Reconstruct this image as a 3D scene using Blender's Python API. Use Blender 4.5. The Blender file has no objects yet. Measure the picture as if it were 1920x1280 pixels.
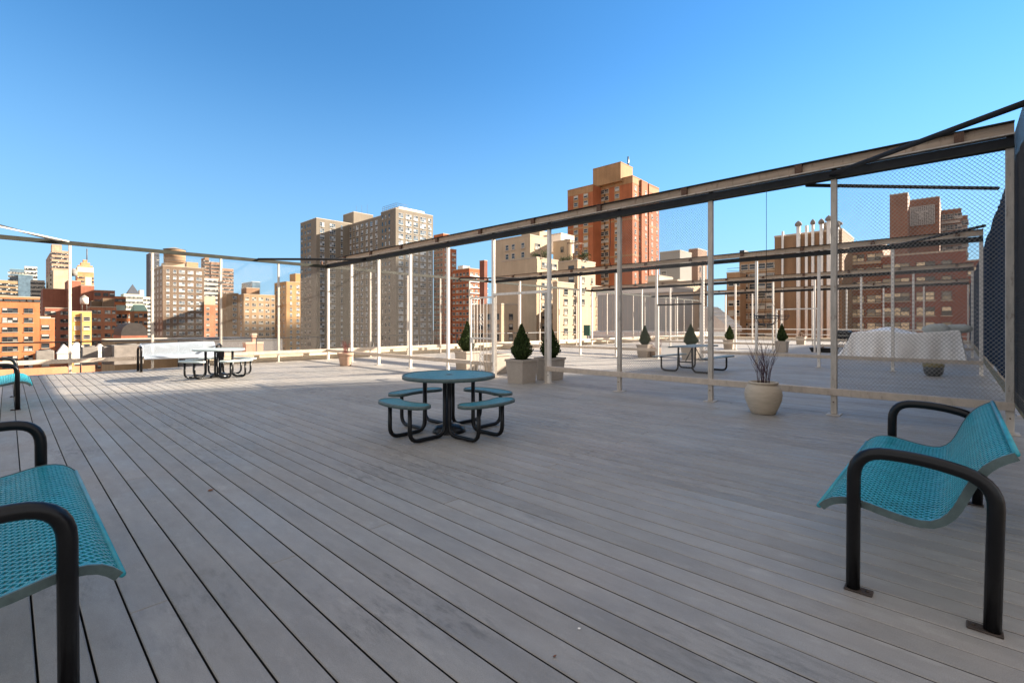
import bpy, bmesh, math, random
from mathutils import Vector, Matrix
random.seed(7)
S = bpy.context.scene
C = S.collection
R = math.radians
# ------------------------------------------------------------------ camera
# world: +X runs across the fence rows, +Y runs along the deck boards, Z up, metres
F, HY, H = 887.0, 608.0, 1.39          # focal length and horizon in photo pixels, eye height
CA, SA = 0.684, 0.729
cd = bpy.data.cameras.new('camera'); cam = bpy.data.objects.new('camera', cd); C.objects.link(cam)
cam.location = (0, 0, H)
cam.rotation_euler = (R(90), 0, math.atan2(CA, SA) - R(90))
cd.sensor_width = 36; cd.lens = F / 1920 * 36; cd.shift_y = -(640 - HY) / 1920
cd.clip_start = 0.05; cd.clip_end = 6000
S.camera = cam
# ------------------------------------------------------------------ sky and sun
SUN_AZ = Vector((0.90, -0.436)); SUN_EL = R(22)
sun_dir = Vector((SUN_AZ.x * math.cos(SUN_EL), SUN_AZ.y * math.cos(SUN_EL), math.sin(SUN_EL))).normalized()
w = bpy.data.worlds.new('World'); S.world = w; w.use_nodes = True
nt = w.node_tree; bg = nt.nodes['Background']
sky = nt.nodes.new('ShaderNodeTexSky'); sky.sky_type = 'NISHITA'; sky.sun_disc = False
sky.sun_elevation = SUN_EL; sky.sun_rotation = math.atan2(sun_dir.x, sun_dir.y)
sky.air_density = 1.0; sky.dust_density = 0.0; sky.ozone_density = 2.5; sky.altitude = 50
hs = nt.nodes.new('ShaderNodeHueSaturation'); hs.inputs['Saturation'].default_value = 1.27; hs.inputs['Value'].default_value = 1.0
nt.links.new(sky.outputs[0], hs.inputs['Color'])
# white cloud added out of view, overhead and behind the camera, as neutral fill
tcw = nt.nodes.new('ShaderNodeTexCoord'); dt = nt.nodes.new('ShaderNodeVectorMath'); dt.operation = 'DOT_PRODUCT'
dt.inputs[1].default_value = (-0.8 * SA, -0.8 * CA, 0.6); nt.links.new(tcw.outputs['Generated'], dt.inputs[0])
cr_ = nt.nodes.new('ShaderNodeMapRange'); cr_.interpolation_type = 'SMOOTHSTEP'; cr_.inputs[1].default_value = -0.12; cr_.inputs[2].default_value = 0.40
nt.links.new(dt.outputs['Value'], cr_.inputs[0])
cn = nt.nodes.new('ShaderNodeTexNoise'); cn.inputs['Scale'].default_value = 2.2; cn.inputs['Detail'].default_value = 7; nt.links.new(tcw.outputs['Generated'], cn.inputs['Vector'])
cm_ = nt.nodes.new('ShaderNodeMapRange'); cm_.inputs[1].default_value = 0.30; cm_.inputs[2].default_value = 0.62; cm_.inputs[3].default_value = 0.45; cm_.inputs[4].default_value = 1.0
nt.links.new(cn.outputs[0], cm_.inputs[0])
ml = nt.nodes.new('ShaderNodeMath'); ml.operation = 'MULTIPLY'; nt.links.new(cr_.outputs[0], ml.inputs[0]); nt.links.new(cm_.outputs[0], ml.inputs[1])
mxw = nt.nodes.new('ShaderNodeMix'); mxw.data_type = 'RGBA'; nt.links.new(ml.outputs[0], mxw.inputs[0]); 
sx = nt.nodes.new('ShaderNodeSeparateXYZ'); nt.links.new(tcw.outputs['Generated'], sx.inputs[0])
hz_ = nt.nodes.new('ShaderNodeMapRange'); hz_.interpolation_type = 'SMOOTHSTEP'; hz_.inputs[1].default_value = 0.0; hz_.inputs[2].default_value = 0.50; hz_.inputs[3].default_value = 0.80; hz_.inputs[4].default_value = 0.0
nt.links.new(sx.outputs['Z'], hz_.inputs[0])                          # clear cold air: the sky stays blue down to the roofs
hm = nt.nodes.new('ShaderNodeMix'); hm.data_type = 'RGBA'; nt.links.new(hz_.outputs[0], hm.inputs[0]); nt.links.new(hs.outputs[0], hm.inputs[6]); hm.inputs[7].default_value = (1.10, 2.30, 3.75, 1)
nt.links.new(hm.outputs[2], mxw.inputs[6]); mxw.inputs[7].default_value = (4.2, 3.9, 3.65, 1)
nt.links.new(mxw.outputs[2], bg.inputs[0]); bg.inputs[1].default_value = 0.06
sl = bpy.data.lights.new('sun', 'SUN'); sun = bpy.data.objects.new('sun', sl); C.objects.link(sun)
sl.energy = 5.0; sl.angle = R(0.5); sl.color = (1.0, 0.88, 0.73)
sun.rotation_euler = (-sun_dir).to_track_quat('-Z', 'Y').to_euler(); sun.location = (30, -20, 40)
S.view_settings.view_transform = 'Standard'; S.view_settings.look = 'None'
S.view_settings.exposure = 2.08; S.view_settings.gamma = 1.0
S.cycles.max_bounces = 6; S.cycles.transparent_max_bounces = 8

# ------------------------------------------------------------------ pixel geometry (photo pixel -> metres)
def Ul(x, v):
    r = (x - 960) / F; return v * (CA - r * SA) / (SA + r * CA)
def Vl(x, u):
    r = (x - 960) / F; return u * (SA + r * CA) / (CA - r * SA)
def at(x, b):                            # ground point seen in column x at depth b
    a = (x - 960) / F * b; return CA * a + SA * b, -SA * a + CA * b
def zat(y, b): return H + (HY - y) * b / F
def depth(v, u): return SA * v + CA * u

# ------------------------------------------------------------------ materials
MATS = {}
WARM = (1.05, 0.99, 0.92)          # paint and brick colours warmed a little to offset the blue skylight
def warm(c): return tuple(min(.9, a * b) for a, b in zip(c, WARM))
def mat(name, col, rough=0.6, metal=0.0, var=0.12, scale=6.0, bump=0.0, bscale=60.0, isl=0.0, obj=0.0, spec=0.5, stretch=(1,1,1), fine=0.0, rust=None):
    if name in MATS: return MATS[name]
    m = bpy.data.materials.new(name); m.use_nodes = True; t = m.node_tree; N = t.nodes; L = t.links
    p = N['Principled BSDF']; p.inputs['Roughness'].default_value = rough; p.inputs['Metallic'].default_value = metal
    p.inputs['Specular IOR Level'].default_value = spec
    tc = N.new('ShaderNodeTexCoord'); mp = N.new('ShaderNodeMapping'); mp.inputs['Scale'].default_value = stretch
    L.new(tc.outputs['Object'], mp.inputs['Vector'])
    n = N.new('ShaderNodeTexNoise'); n.inputs['Scale'].default_value = scale; n.inputs['Detail'].default_value = 6
    n.inputs['Roughness'].default_value = 0.65
    L.new(mp.outputs[0], n.inputs['Vector'])
    mr = N.new('ShaderNodeMapRange'); mr.inputs[1].default_value = 0.28; mr.inputs[2].default_value = 0.72
    mr.inputs[3].default_value = 1 - var; mr.inputs[4].default_value = 1 + var
    L.new(n.outputs[0], mr.inputs[0]); val = mr.outputs[0]
    def mul(a, b):
        q = N.new('ShaderNodeMath'); q.operation = 'MULTIPLY'; L.new(a, q.inputs[0]); L.new(b, q.inputs[1]); return q.outputs[0]
    if isl:
        g = N.new('ShaderNodeNewGeometry'); k = N.new('ShaderNodeMapRange'); k.inputs[3].default_value = 1 - isl; k.inputs[4].default_value = 1 + isl
        L.new(g.outputs['Random Per Island'], k.inputs[0]); val = mul(val, k.outputs[0])
    if fine:
        f = N.new('ShaderNodeTexNoise'); f.inputs['Scale'].default_value = 220; f.inputs['Detail'].default_value = 3
        L.new(tc.outputs['Object'], f.inputs['Vector'])
        k = N.new('ShaderNodeMapRange'); k.inputs[1].default_value = .3; k.inputs[2].default_value = .7
        k.inputs[3].default_value = 1 - fine; k.inputs[4].default_value = 1 + fine
        L.new(f.outputs[0], k.inputs[0]); val = mul(val, k.outputs[0])
    mx = N.new('ShaderNodeVectorMath'); mx.operation = 'SCALE'; mx.inputs[0].default_value = warm(col[:3])
    L.new(val, mx.inputs['Scale']); L.new(mx.outputs[0], p.inputs['Base Color'])
    if rust:                                                          # flaking spots and runs
        rm = N.new('ShaderNodeMapping'); rm.inputs['Scale'].default_value = (1, 1, .3); L.new(tc.outputs['Object'], rm.inputs[0])
        rn = N.new('ShaderNodeTexNoise'); rn.inputs['Scale'].default_value = 13; rn.inputs['Detail'].default_value = 8; rn.inputs['Roughness'].default_value = .7; L.new(rm.outputs[0], rn.inputs['Vector'])
        rk = N.new('ShaderNodeMapRange'); rk.inputs[1].default_value = .56; rk.inputs[2].default_value = .66; rk.inputs[4].default_value = rust; L.new(rn.outputs[0], rk.inputs[0])
        rx = N.new('ShaderNodeMix'); rx.data_type = 'RGBA'; L.new(rk.outputs[0], rx.inputs[0]); L.new(mx.outputs[0], rx.inputs[6]); rx.inputs[7].default_value = (.13, .065, .035, 1); L.new(rx.outputs[2], p.inputs['Base Color'])
    if bump:
        bn = N.new('ShaderNodeTexNoise'); bn.inputs['Scale'].default_value = bscale; bn.inputs['Detail'].default_value = 4
        L.new(mp.outputs[0], bn.inputs['Vector'])
        b = N.new('ShaderNodeBump'); b.inputs['Strength'].default_value = bump; b.inputs['Distance'].default_value = 0.01
        L.new(bn.outputs[0], b.inputs['Height']); L.new(b.outputs[0], p.inputs['Normal'])
    MATS[name] = m; return m

def brick(name, col, var=0.16, course=3.0, dark=0.10):
    """masonry seen from far: blotches, faint courses at every floor, vertical weather streaks"""
    if name in MATS: return MATS[name]
    m = bpy.data.materials.new(name); m.use_nodes = True; t = m.node_tree; N = t.nodes; L = t.links
    p = N['Principled BSDF']; p.inputs['Roughness'].default_value = 0.85; p.inputs['Specular IOR Level'].default_value = 0.2
    tc = N.new('ShaderNodeTexCoord')
    def noise(sc, stretch, lo, hi, det=5):
        mp = N.new('ShaderNodeMapping'); mp.inputs['Scale'].default_value = stretch; L.new(tc.outputs['Object'], mp.inputs[0])
        n = N.new('ShaderNodeTexNoise'); n.inputs['Scale'].default_value = sc; n.inputs['Detail'].default_value = det
        L.new(mp.outputs[0], n.inputs['Vector'])
        k = N.new('ShaderNodeMapRange'); k.inputs[1].default_value = .3; k.inputs[2].default_value = .7
        k.inputs[3].default_value = lo; k.inputs[4].default_value = hi; L.new(n.outputs[0], k.inputs[0]); return k.outputs[0]
    def mul(a, b):
        q = N.new('ShaderNodeMath'); q.operation = 'MULTIPLY'; L.new(a, q.inputs[0]); L.new(b, q.inputs[1]); return q.outputs[0]
    v = noise(0.25, (1, 1, 1), 1 - var, 1 + var)
    v = mul(v, noise(1.6, (1, 1, .08), 1 - var * .7, 1 + var * .5))
    v = mul(v, noise(5.0, (1, 1, 4), 1 - var * .8, 1 + var * .8, 2))
    mx = N.new('ShaderNodeVectorMath'); mx.operation = 'SCALE'; mx.inputs[0].default_value = warm(col[:3])
    L.new(v, mx.inputs['Scale']); L.new(mx.outputs[0], p.inputs['Base Color'])
    MATS[name] = m; return m

def glassmat(name, dark=(0.02, 0.025, 0.03), pale=(0.45, 0.43, 0.38), frac=0.45):
    """window panes: each pane differs, some pale"""
    if name in MATS: return MATS[name]
    m = bpy.data.materials.new(name); m.use_nodes = True; t = m.node_tree; N = t.nodes; L = t.links
    p = N['Principled BSDF']; p.inputs['Roughness'].default_value = 0.08
    g = N.new('ShaderNodeNewGeometry'); oi = N.new('ShaderNodeObjectInfo')
    a = N.new('ShaderNodeMath'); a.operation = 'ADD'; L.new(g.outputs['Random Per Island'], a.inputs[0]); L.new(oi.outputs['Random'], a.inputs[1])
    fr = N.new('ShaderNodeMath'); fr.operation = 'FRACT'; L.new(a.outputs[0], fr.inputs[0])
    cr = N.new('ShaderNodeValToRGB'); cr.color_ramp.interpolation = 'CONSTANT'
    e = cr.color_ramp.elements; e[0].position = 0; e[0].color = (*dark, 1)
    e[1].position = 1 - frac; e[1].color = (*[c * .45 for c in pale], 1)
    e2 = e.new(1 - frac * .6); e2.color = (*pale, 1)
    e3 = e.new((1 - frac) * .6); e3.color = (*[c * 2.2 for c in dark], 1)
    L.new(fr.outputs[0], cr.inputs[0]); L.new(cr.outputs[0], p.inputs['Base Color'])
    MATS[name] = m; return m

M_black = mat('black_coated_steel', (0.006, 0.0065, 0.008), rough=0.30, spec=0.3, var=0.3, scale=14, bump=0.06, bscale=50)
M_teal = mat('turquoise_plastic_coating', (0.028, 0.295, 0.385), rough=0.42, var=0.22, scale=9, fine=0.1)
M_tealrim = mat('faded_grey_teal_coating', (0.075, 0.115, 0.12), rough=0.5, var=0.28, scale=22)
M_pale = mat('pale_blue_coating', (0.40, 0.49, 0.60), rough=0.5, var=0.12, scale=6)  # paler blue than the other benches
M_white = mat('white_paint', (0.70, 0.68, 0.65), rough=0.55, rust=.35, var=0.12, scale=7, stretch=(1, 1, .35))
M_post = mat('weathered_post_paint', (0.46, 0.43, 0.39), rough=0.6, var=0.25, rust=.75, scale=9, stretch=(1, 1, .3))
M_rail = mat('beige_rail_paint', (0.48, 0.42, 0.36), rough=0.7, var=0.16, rust=.28, scale=8)
M_chan = mat('tan_channel_paint', (0.40, 0.32, 0.25), rough=0.75, rust=.5, var=0.35, scale=5, stretch=(1, .25, 3))
M_beam = mat('dark_steel_beam', (0.022, 0.024, 0.028), rough=0.7, spec=0.2, var=0.35, scale=5)
M_grail = mat('greenish_galvanised_rail', (0.030, 0.033, 0.028), rough=0.7, spec=.2, var=0.3, scale=4)
M_wire = mat('galvanised_wire', (0.30, 0.30, 0.29), rough=0.6, metal=0.2, var=0.2)
M_screen = mat('navy_windscreen_fabric', (0.028, 0.042, 0.068), rough=1.0, spec=0.0, var=0.5, scale=5, stretch=(1, 1, .4), bump=0.5, bscale=24)
M_rust = mat('rusty_steel', (0.10, 0.055, 0.035), rough=0.8, var=0.5, scale=40)
M_planter = mat('grey_beige_planter', (0.36, 0.32, 0.28), rough=0.75, var=0.08, scale=8)
M_soil = mat('potting_soil', (0.03, 0.022, 0.016), rough=0.95, var=0.4, scale=60, bump=0.5)
M_urn = mat('sandstone_urn', (0.47, 0.41, 0.33), rough=0.8, var=0.13, scale=5, stretch=(1, 1, 5), bump=0.25, bscale=30)
M_terra = mat('pale_terracotta', (0.42, 0.29, 0.22), rough=0.85, var=0.16, scale=9)
M_twig = mat('purple_brown_twigs', (0.085, 0.04, 0.05), rough=0.7, var=0.35, scale=12)
M_redtwig = mat('red_twigs', (0.22, 0.06, 0.05), rough=0.7, var=0.3, scale=12)
M_leaf = mat('conifer_green', (0.035, 0.060, 0.016), rough=0.65, var=0.3, scale=7, isl=0.55, spec=0.25)
M_shrub = mat('shrub_green', (0.05, 0.075, 0.025), rough=0.7, var=0.3, scale=5, isl=0.5, spec=0.2)
M_dry = mat('dry_foliage', (0.22, 0.13, 0.07), rough=0.8, var=0.3, scale=6, isl=0.5)
M_bark = mat('brown_bark', (0.09, 0.055, 0.035), rough=0.9, var=0.3, scale=30)
M_tarp = mat('white_tarpaulin', (0.80, 0.81, 0.83), rough=0.5, var=0.07, scale=4, bump=0.25, bscale=9)
M_roll = mat('grey_green_tarpaulin', (0.38, 0.43, 0.43), rough=0.6, var=0.1, scale=6, bump=0.3, bscale=12)
M_wood = mat('weathered_tank_wood', (0.26, 0.17, 0.10), rough=0.9, var=0.3, scale=3, stretch=(3, 3, .3))
M_roofgrey = mat('grey_roofing', (0.20, 0.19, 0.18), rough=0.9, var=0.25, scale=1.2)
M_cream = mat('cream_parapet_paint', (0.62, 0.54, 0.42), rough=0.8, var=0.14, scale=3)
M_green = mat('green_enamel', (0.03, 0.12, 0.07), rough=0.5, var=0.15)
M_grill = mat('grill_black', (0.015, 0.016, 0.018), rough=0.4, var=0.2)
M_frameL = mat('pale_window_frame', (0.50, 0.49, 0.46), rough=0.6, var=0.05)
M_frameD = mat('dark_window_frame', (0.08, 0.075, 0.07), rough=0.6, var=0.05)
M_sill = mat('window_sill_stone', (0.42, 0.36, 0.29), rough=0.8, var=0.06)
M_ac = mat('dark_air_conditioner_grille', (0.05, 0.05, 0.055), rough=0.6, var=0.1)
G_mix = glassmat('window_glass_mixed')
G_dark = glassmat('window_glass_dark', frac=0.22)
G_sky = glassmat('window_glass_bluish', dark=(0.05, 0.075, 0.10), pale=(0.42, 0.47, 0.52), frac=0.55)  # bluish sky reflection put into the pane colours
G_warm = glassmat('window_glass_warm', dark=(0.10, 0.09, 0.07), pale=(0.75, 0.62, 0.40), frac=0.75)  # warm reflections of sunlit buildings put into the pane colours

# deck material
def deckmat():
    m = bpy.data.materials.new('grey_composite_decking'); m.use_nodes = True; t = m.node_tree; N = t.nodes; L = t.links
    p = N['Principled BSDF']; tc = N.new('ShaderNodeTexCoord'); g = N.new('ShaderNodeNewGeometry')
    sh = N.new('ShaderNodeCombineXYZ'); q0 = N.new('ShaderNodeMath'); q0.operation = 'MULTIPLY'; q0.inputs[1].default_value = 37.0
    L.new(g.outputs['Random Per Island'], q0.inputs[0]); L.new(q0.outputs[0], sh.inputs[2]); L.new(q0.outputs[0], sh.inputs[1])
    own = N.new('ShaderNodeVectorMath'); own.operation = 'ADD'; L.new(tc.outputs['Object'], own.inputs[0]); L.new(sh.outputs[0], own.inputs[1])
    def noise(sc, stretch, lo, hi, a=.3, b=.7, det=5, rough=.6, board=False):
        mp = N.new('ShaderNodeMapping'); mp.inputs['Scale'].default_value = stretch; L.new(own.outputs[0] if board else tc.outputs['Object'], mp.inputs[0])
        n = N.new('ShaderNodeTexNoise'); n.inputs['Scale'].default_value = sc; n.inputs['Detail'].default_value = det; n.inputs['Roughness'].default_value = rough
        L.new(mp.outputs[0], n.inputs['Vector'])
        k = N.new('ShaderNodeMapRange'); k.inputs[1].default_value = a; k.inputs[2].default_value = b
        k.inputs[3].default_value = lo; k.inputs[4].default_value = hi; L.new(n.outputs[0], k.inputs[0]); return k.outputs[0]
    def mul(a, b):
        q = N.new('ShaderNodeMath'); q.operation = 'MULTIPLY'; L.new(a, q.inputs[0]); L.new(b, q.inputs[1]); return q.outputs[0]
    v = noise(0.5, (1, .6, 1), 0.93, 1.07)                              # broad tone
    v = mul(v, noise(3.0, (2.0, .5, 1), 0.90, 1.08, board=True))        # each board weathers on its own
    v = mul(v, noise(14.0, (1.2, .5, 1), 0.93, 1.06, board=True))
    st = noise(0.8, (1.0, .5, 1), 0.0, 1.0, .50, .62)                   # where the dark scuffs gather
    sc = noise(13.0, (1.7, .45, 1), 0.0, 1.0, .47, .64, 7, .75, True)
    q = mul(st, sc); k = N.new('ShaderNodeMapRange'); k.inputs[3].default_value = 1.0; k.inputs[4].default_value = 0.58; L.new(q, k.inputs[0])
    v = mul(v, k.outputs[0])
    pl = noise(9.0, (1.3, .5, 1), 1.0, 1.16, .56, .70, 6, .7, True)     # pale chalky scrapes
    v = mul(v, pl)
    v = mul(v, noise(260.0, (1, 1, 1), 0.80, 1.20, .25, .75, 2))        # sandy grain
    k = N.new('ShaderNodeMapRange'); k.inputs[3].default_value = .93; k.inputs[4].default_value = 1.07
    L.new(g.outputs['Random Per Island'], k.inputs[0]); v = mul(v, k.outputs[0])
    hue = noise(0.5, (1, 1, 1), 0, 1)
    cm = N.new('ShaderNodeMix'); cm.data_type = 'RGBA'; cm.inputs[6].default_value = (0.286, 0.270, 0.244, 1); cm.inputs[7].default_value = (0.300, 0.267, 0.234, 1)
    L.new(hue, cm.inputs[0])
    mx = N.new('ShaderNodeVectorMath'); mx.operation = 'SCALE'; L.new(cm.outputs[2], mx.inputs[0]); L.new(v, mx.inputs['Scale'])
    L.new(mx.outputs[0], p.inputs['Base Color'])
    rr = noise(2.0, (1, .5, 1), 0.42, 0.68); L.new(rr, p.inputs['Roughness']); p.inputs['Specular IOR Level'].default_value = 0.4
    bn = N.new('ShaderNodeTexNoise'); bn.inputs['Scale'].default_value = 180; bn.inputs['Detail'].default_value = 3; L.new(tc.outputs['Object'], bn.inputs['Vector'])
    b = N.new('ShaderNodeBump'); b.inputs['Strength'].default_value = 0.3; b.inputs['Distance'].default_value = 0.004
    L.new(bn.outputs[0], b.inputs['Height']); L.new(b.outputs[0], p.inputs['Normal'])
    return m
M_deck = deckmat()
M_gap = mat('dark_groove_shade_and_dirt', (0.012, 0.011, 0.010), rough=0.95)

# ------------------------------------------------------------------ mesh builder
class MB:
    def __init__(s): s.v = []; s.f = []; s.mi = []; s.sm = []; s.mats = []
    def _m(s, m):
        if m not in s.mats: s.mats.append(m)
        return s.mats.index(m)
    def add(s, vs, fs, m, smooth=False):
        o = len(s.v); k = s._m(m); s.v += [tuple(p) for p in vs]
        for f in fs: s.f.append(tuple(i + o for i in f)); s.mi.append(k); s.sm.append(smooth)
    def box(s, x0, x1, y0, y1, z0, z1, m, c=0.0):
        if c <= 0:
            vs = [(x, y, z) for z in (z0, z1) for y in (y0, y1) for x in (x0, x1)]
            s.add(vs, [(0, 2, 3, 1), (4, 5, 7, 6), (0, 1, 5, 4), (2, 6, 7, 3), (0, 4, 6, 2), (1, 3, 7, 5)], m); return
        b = bmesh.new(); bmesh.ops.create_cube(b, size=1)
        for q in b.verts: q.co = Vector(((x0 + x1) / 2 + q.co.x * (x1 - x0), (y0 + y1) / 2 + q.co.y * (y1 - y0), (z0 + z1) / 2 + q.co.z * (z1 - z0)))
        bmesh.ops.bevel(b, geom=b.edges[:], offset=c, segments=1, affect='EDGES')
        b.verts.index_update(); s.add([q.co for q in b.verts], [[q.index for q in f.verts] for f in b.faces], m); b.free()
    def tube(s, pts, r, m, n=10, closed=False, cap=True):
        P = [Vector(p) for p in pts]; N = len(P); rr = r if isinstance(r, (list, tuple)) else [r] * N
        T = []
        for i in range(N):
            a = P[(i - 1) % N] if (closed or i > 0) else P[i]; b = P[(i + 1) % N] if (closed or i < N - 1) else P[i]
            T.append((b - a).normalized())
        up = Vector((0, 0, 1)) if abs(T[0].z) < .9 else Vector((1, 0, 0))
        nrm = (up - T[0] * up.dot(T[0])).normalized(); vs = []
        for i in range(N):
            if i: nrm = (nrm - T[i] * nrm.dot(T[i])).normalized()
            bi = T[i].cross(nrm)
            for k in range(n):
                a = 2 * math.pi * k / n; vs.append(P[i] + (nrm * math.cos(a) + bi * math.sin(a)) * rr[i])
        fs = []
        for i in range(N if closed else N - 1):
            j = (i + 1) % N
            for k in range(n): fs.append((i * n + k, i * n + (k + 1) % n, j * n + (k + 1) % n, j * n + k))
        if cap and not closed: fs.append(tuple(range(n - 1, -1, -1))); fs.append(tuple((N - 1) * n + k for k in range(n)))
        s.add(vs, fs, m, True)
    def lathe(s, prof, m, n=24, c=(0, 0, 0)):
        vs = []; fs = []
        for r, z in prof:
            for k in range(n): a = 2 * math.pi * k / n; vs.append((c[0] + r * math.cos(a), c[1] + r * math.sin(a), c[2] + z))
        for i in range(len(prof) - 1):
            for k in range(n): fs.append((i * n + k, i * n + (k + 1) % n, (i + 1) * n + (k + 1) % n, (i + 1) * n + k))
        s.add(vs, fs, m, True)
    def build(s, name, parent=None, loc=None):
        me = bpy.data.meshes.new(name); me.from_pydata(s.v, [], s.f)
        for m in s.mats: me.materials.append(m)
        me.polygons.foreach_set('material_index', s.mi); me.polygons.foreach_set('use_smooth', s.sm); me.update()
        o = bpy.data.objects.new(name, me); C.objects.link(o)
        if parent: o.parent = parent
        if loc: o.location = loc
        return o
def tag(o, label=None, cat=None, group=None, kind=None):
    if label: o['label'] = label
    if cat: o['category'] = cat
    if group: o['group'] = group
    if kind: o['kind'] = kind
    return o
def thing(name, label, cat, loc=(0, 0, 0), rz=0.0, group=None):
    o = bpy.data.objects.new(name, None); C.objects.link(o); o.location = loc; o.rotation_euler = (0, 0, rz); o.empty_display_size = .2
    return tag(o, label, cat, group)
def dup(root, loc, rz=0.0, label=None, scale=None):
    r = root.copy(); C.objects.link(r); r.location = loc; r.rotation_euler = (0, 0, rz)
    if label: r['label'] = label
    if scale: r.scale = scale
    for ch in list(root.children):
        c = ch.copy(); C.objects.link(c); c.parent = r
        for g in list(ch.children):
            d = g.copy(); C.objects.link(d); d.parent = c
    return r
def inst(o, parent, loc, rz=0.0):
    c = o.copy(); C.objects.link(c); c.parent = parent; c.location = loc; c.rotation_euler = (0, 0, rz)
    for g in list(o.children):
        d = g.copy(); C.objects.link(d); d.parent = c
    return c
def bend(pts, rad, seg=5):
    """round the corners of a polyline"""
    P = [Vector(p) for p in pts]; out = [P[0]]
    for i in range(1, len(P) - 1):
        a = (P[i - 1] - P[i]); b = (P[i + 1] - P[i]); r = min(rad, a.length * .49, b.length * .49)
        p0 = P[i] + a.normalized() * r; p1 = P[i] + b.normalized() * r
        for k in range(seg + 1):
            t = k / seg; out.append(p0 * (1 - t) ** 2 + P[i] * 2 * t * (1 - t) + p1 * t * t)
    out.append(P[-1]); return out

# ------------------------------------------------------------------ the setting
UEND, VEND = 18.45, 46.0
g = MB(); g.box(-3000, 3000, -3000, 3000, -46, -45, mat('street_asphalt', (0.06, 0.058, 0.055), rough=0.9, var=0.3, scale=.02)); tag(g.build('ground'), kind='structure')
d = MB(); BW, GAP = 0.1595, 0.0080
i = 0; x = 0.3996 + .00375 - .1595 * 28
while x < VEND:
    i += 1
    cuts = [-1.15]
    if i % 2: cuts += [2.9 if i % 4 == 1 else 5.4]
    else: cuts += [8.3 if i % 4 == 0 else 6.6]
    cuts += [12.3, 13.85, 15.3, UEND]
    for y0, y1 in zip(cuts[:-1], cuts[1:]):
        a, b, y0, y1, dz = x, x + BW - GAP, y0 + .002, y1 - .002, random.uniform(-.0007, .0007); c = .004
        d.add([(a, y0, -.03), (b, y0, -.03), (b, y1, -.03), (a, y1, -.03), (a, y0, dz - c), (b, y0, dz - c), (b, y1, dz - c), (a, y1, dz - c),
               (a + c, y0 + c, dz), (b - c, y0 + c, dz), (b - c, y1 - c, dz), (a + c, y1 - c, dz)],
              [(4, 5, 9, 8), (5, 6, 10, 9), (6, 7, 11, 10), (7, 4, 8, 11), (8, 9, 10, 11)], M_deck)
        d.add([(a, y0, -.03), (b, y0, -.03), (b, y1, -.03), (a, y1, -.03), (a, y0, dz - c), (b, y0, dz - c), (b, y1, dz - c), (a, y1, dz - c)], [(0, 1, 5, 4), (1, 2, 6, 5), (2, 3, 7, 6), (3, 0, 4, 7)], M_gap)  # board sides near black: shade and dirt of the grooves put into colour
    x += BW
tag(d.build('deck'), kind='structure')
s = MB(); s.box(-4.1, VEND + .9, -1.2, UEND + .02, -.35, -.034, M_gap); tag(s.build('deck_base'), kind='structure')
hb = MB(); hb.box(-4.0, VEND + .8, -1.1, UEND - .1, -44.9, -.355, brick('own_brick', (0.30, 0.17, 0.11)))
tag(hb.build('apartment_building'), 'brick building carrying the grey wooden roof deck', 'building')

# ------------------------------------------------------------------ fences
def posts_for(o, proto, pts):
    for k, p in enumerate(pts): inst(proto, o, p)
def make_post(m, h=3.62, s=.04, plate=True, rz=0):
    b = MB(); b.box(-s, s, -s, s, .012 if plate else 0, h, m, .006); p = b.build('post')
    if plate:
        q = MB(); q.box(-.12, .12, -.09, .09, .001, .012, M_post); q.build('base_plate', p)
        q = MB(); q.tube([(-.06, 0, .2), (.062, 0, .2)], .009, M_rust, 6); q.build('bolt', p)
    return p
def mesh_panel(o, axis, c, a0, a1, z0, z1, r=.0027, cell=.050, m=None):
    """chain link: two families of slanting wires"""
    m = m or M_wire; b = MB(); Wd, Hh = a1 - a0, z1 - z0; sl = 1.15
    for sgn in (1, -1):
        t = -Hh / sl
        while t < Wd:
            s0, s1 = max(t, 0), min(t + Hh / sl, Wd)
            if s1 - s0 > .01:
                za, zb = (s0 - t) * sl, (s1 - t) * sl
                if sgn < 0: za, zb = Hh - za, Hh - zb
                off = .0016 * sgn
                pa, pb = (a0 + s0, z0 + za), (a0 + s1, z0 + zb)
                if axis == 'Y': b.tube([(c + off, pa[0], pa[1]), (c + off, pb[0], pb[1])], r, m, 3, cap=False)
                else: b.tube([(pa[0], c + off, pa[1]), (pb[0], c + off, pb[1])], r, m, 3, cap=False)
            t += cell
    return b.build('chain_link_panel', o)
def brace(o, p0, p1, m=None, r=.035):
    b = MB(); b.tube([p0, p1], r, m or M_beam, 8); return b.build('brace', o)

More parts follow.
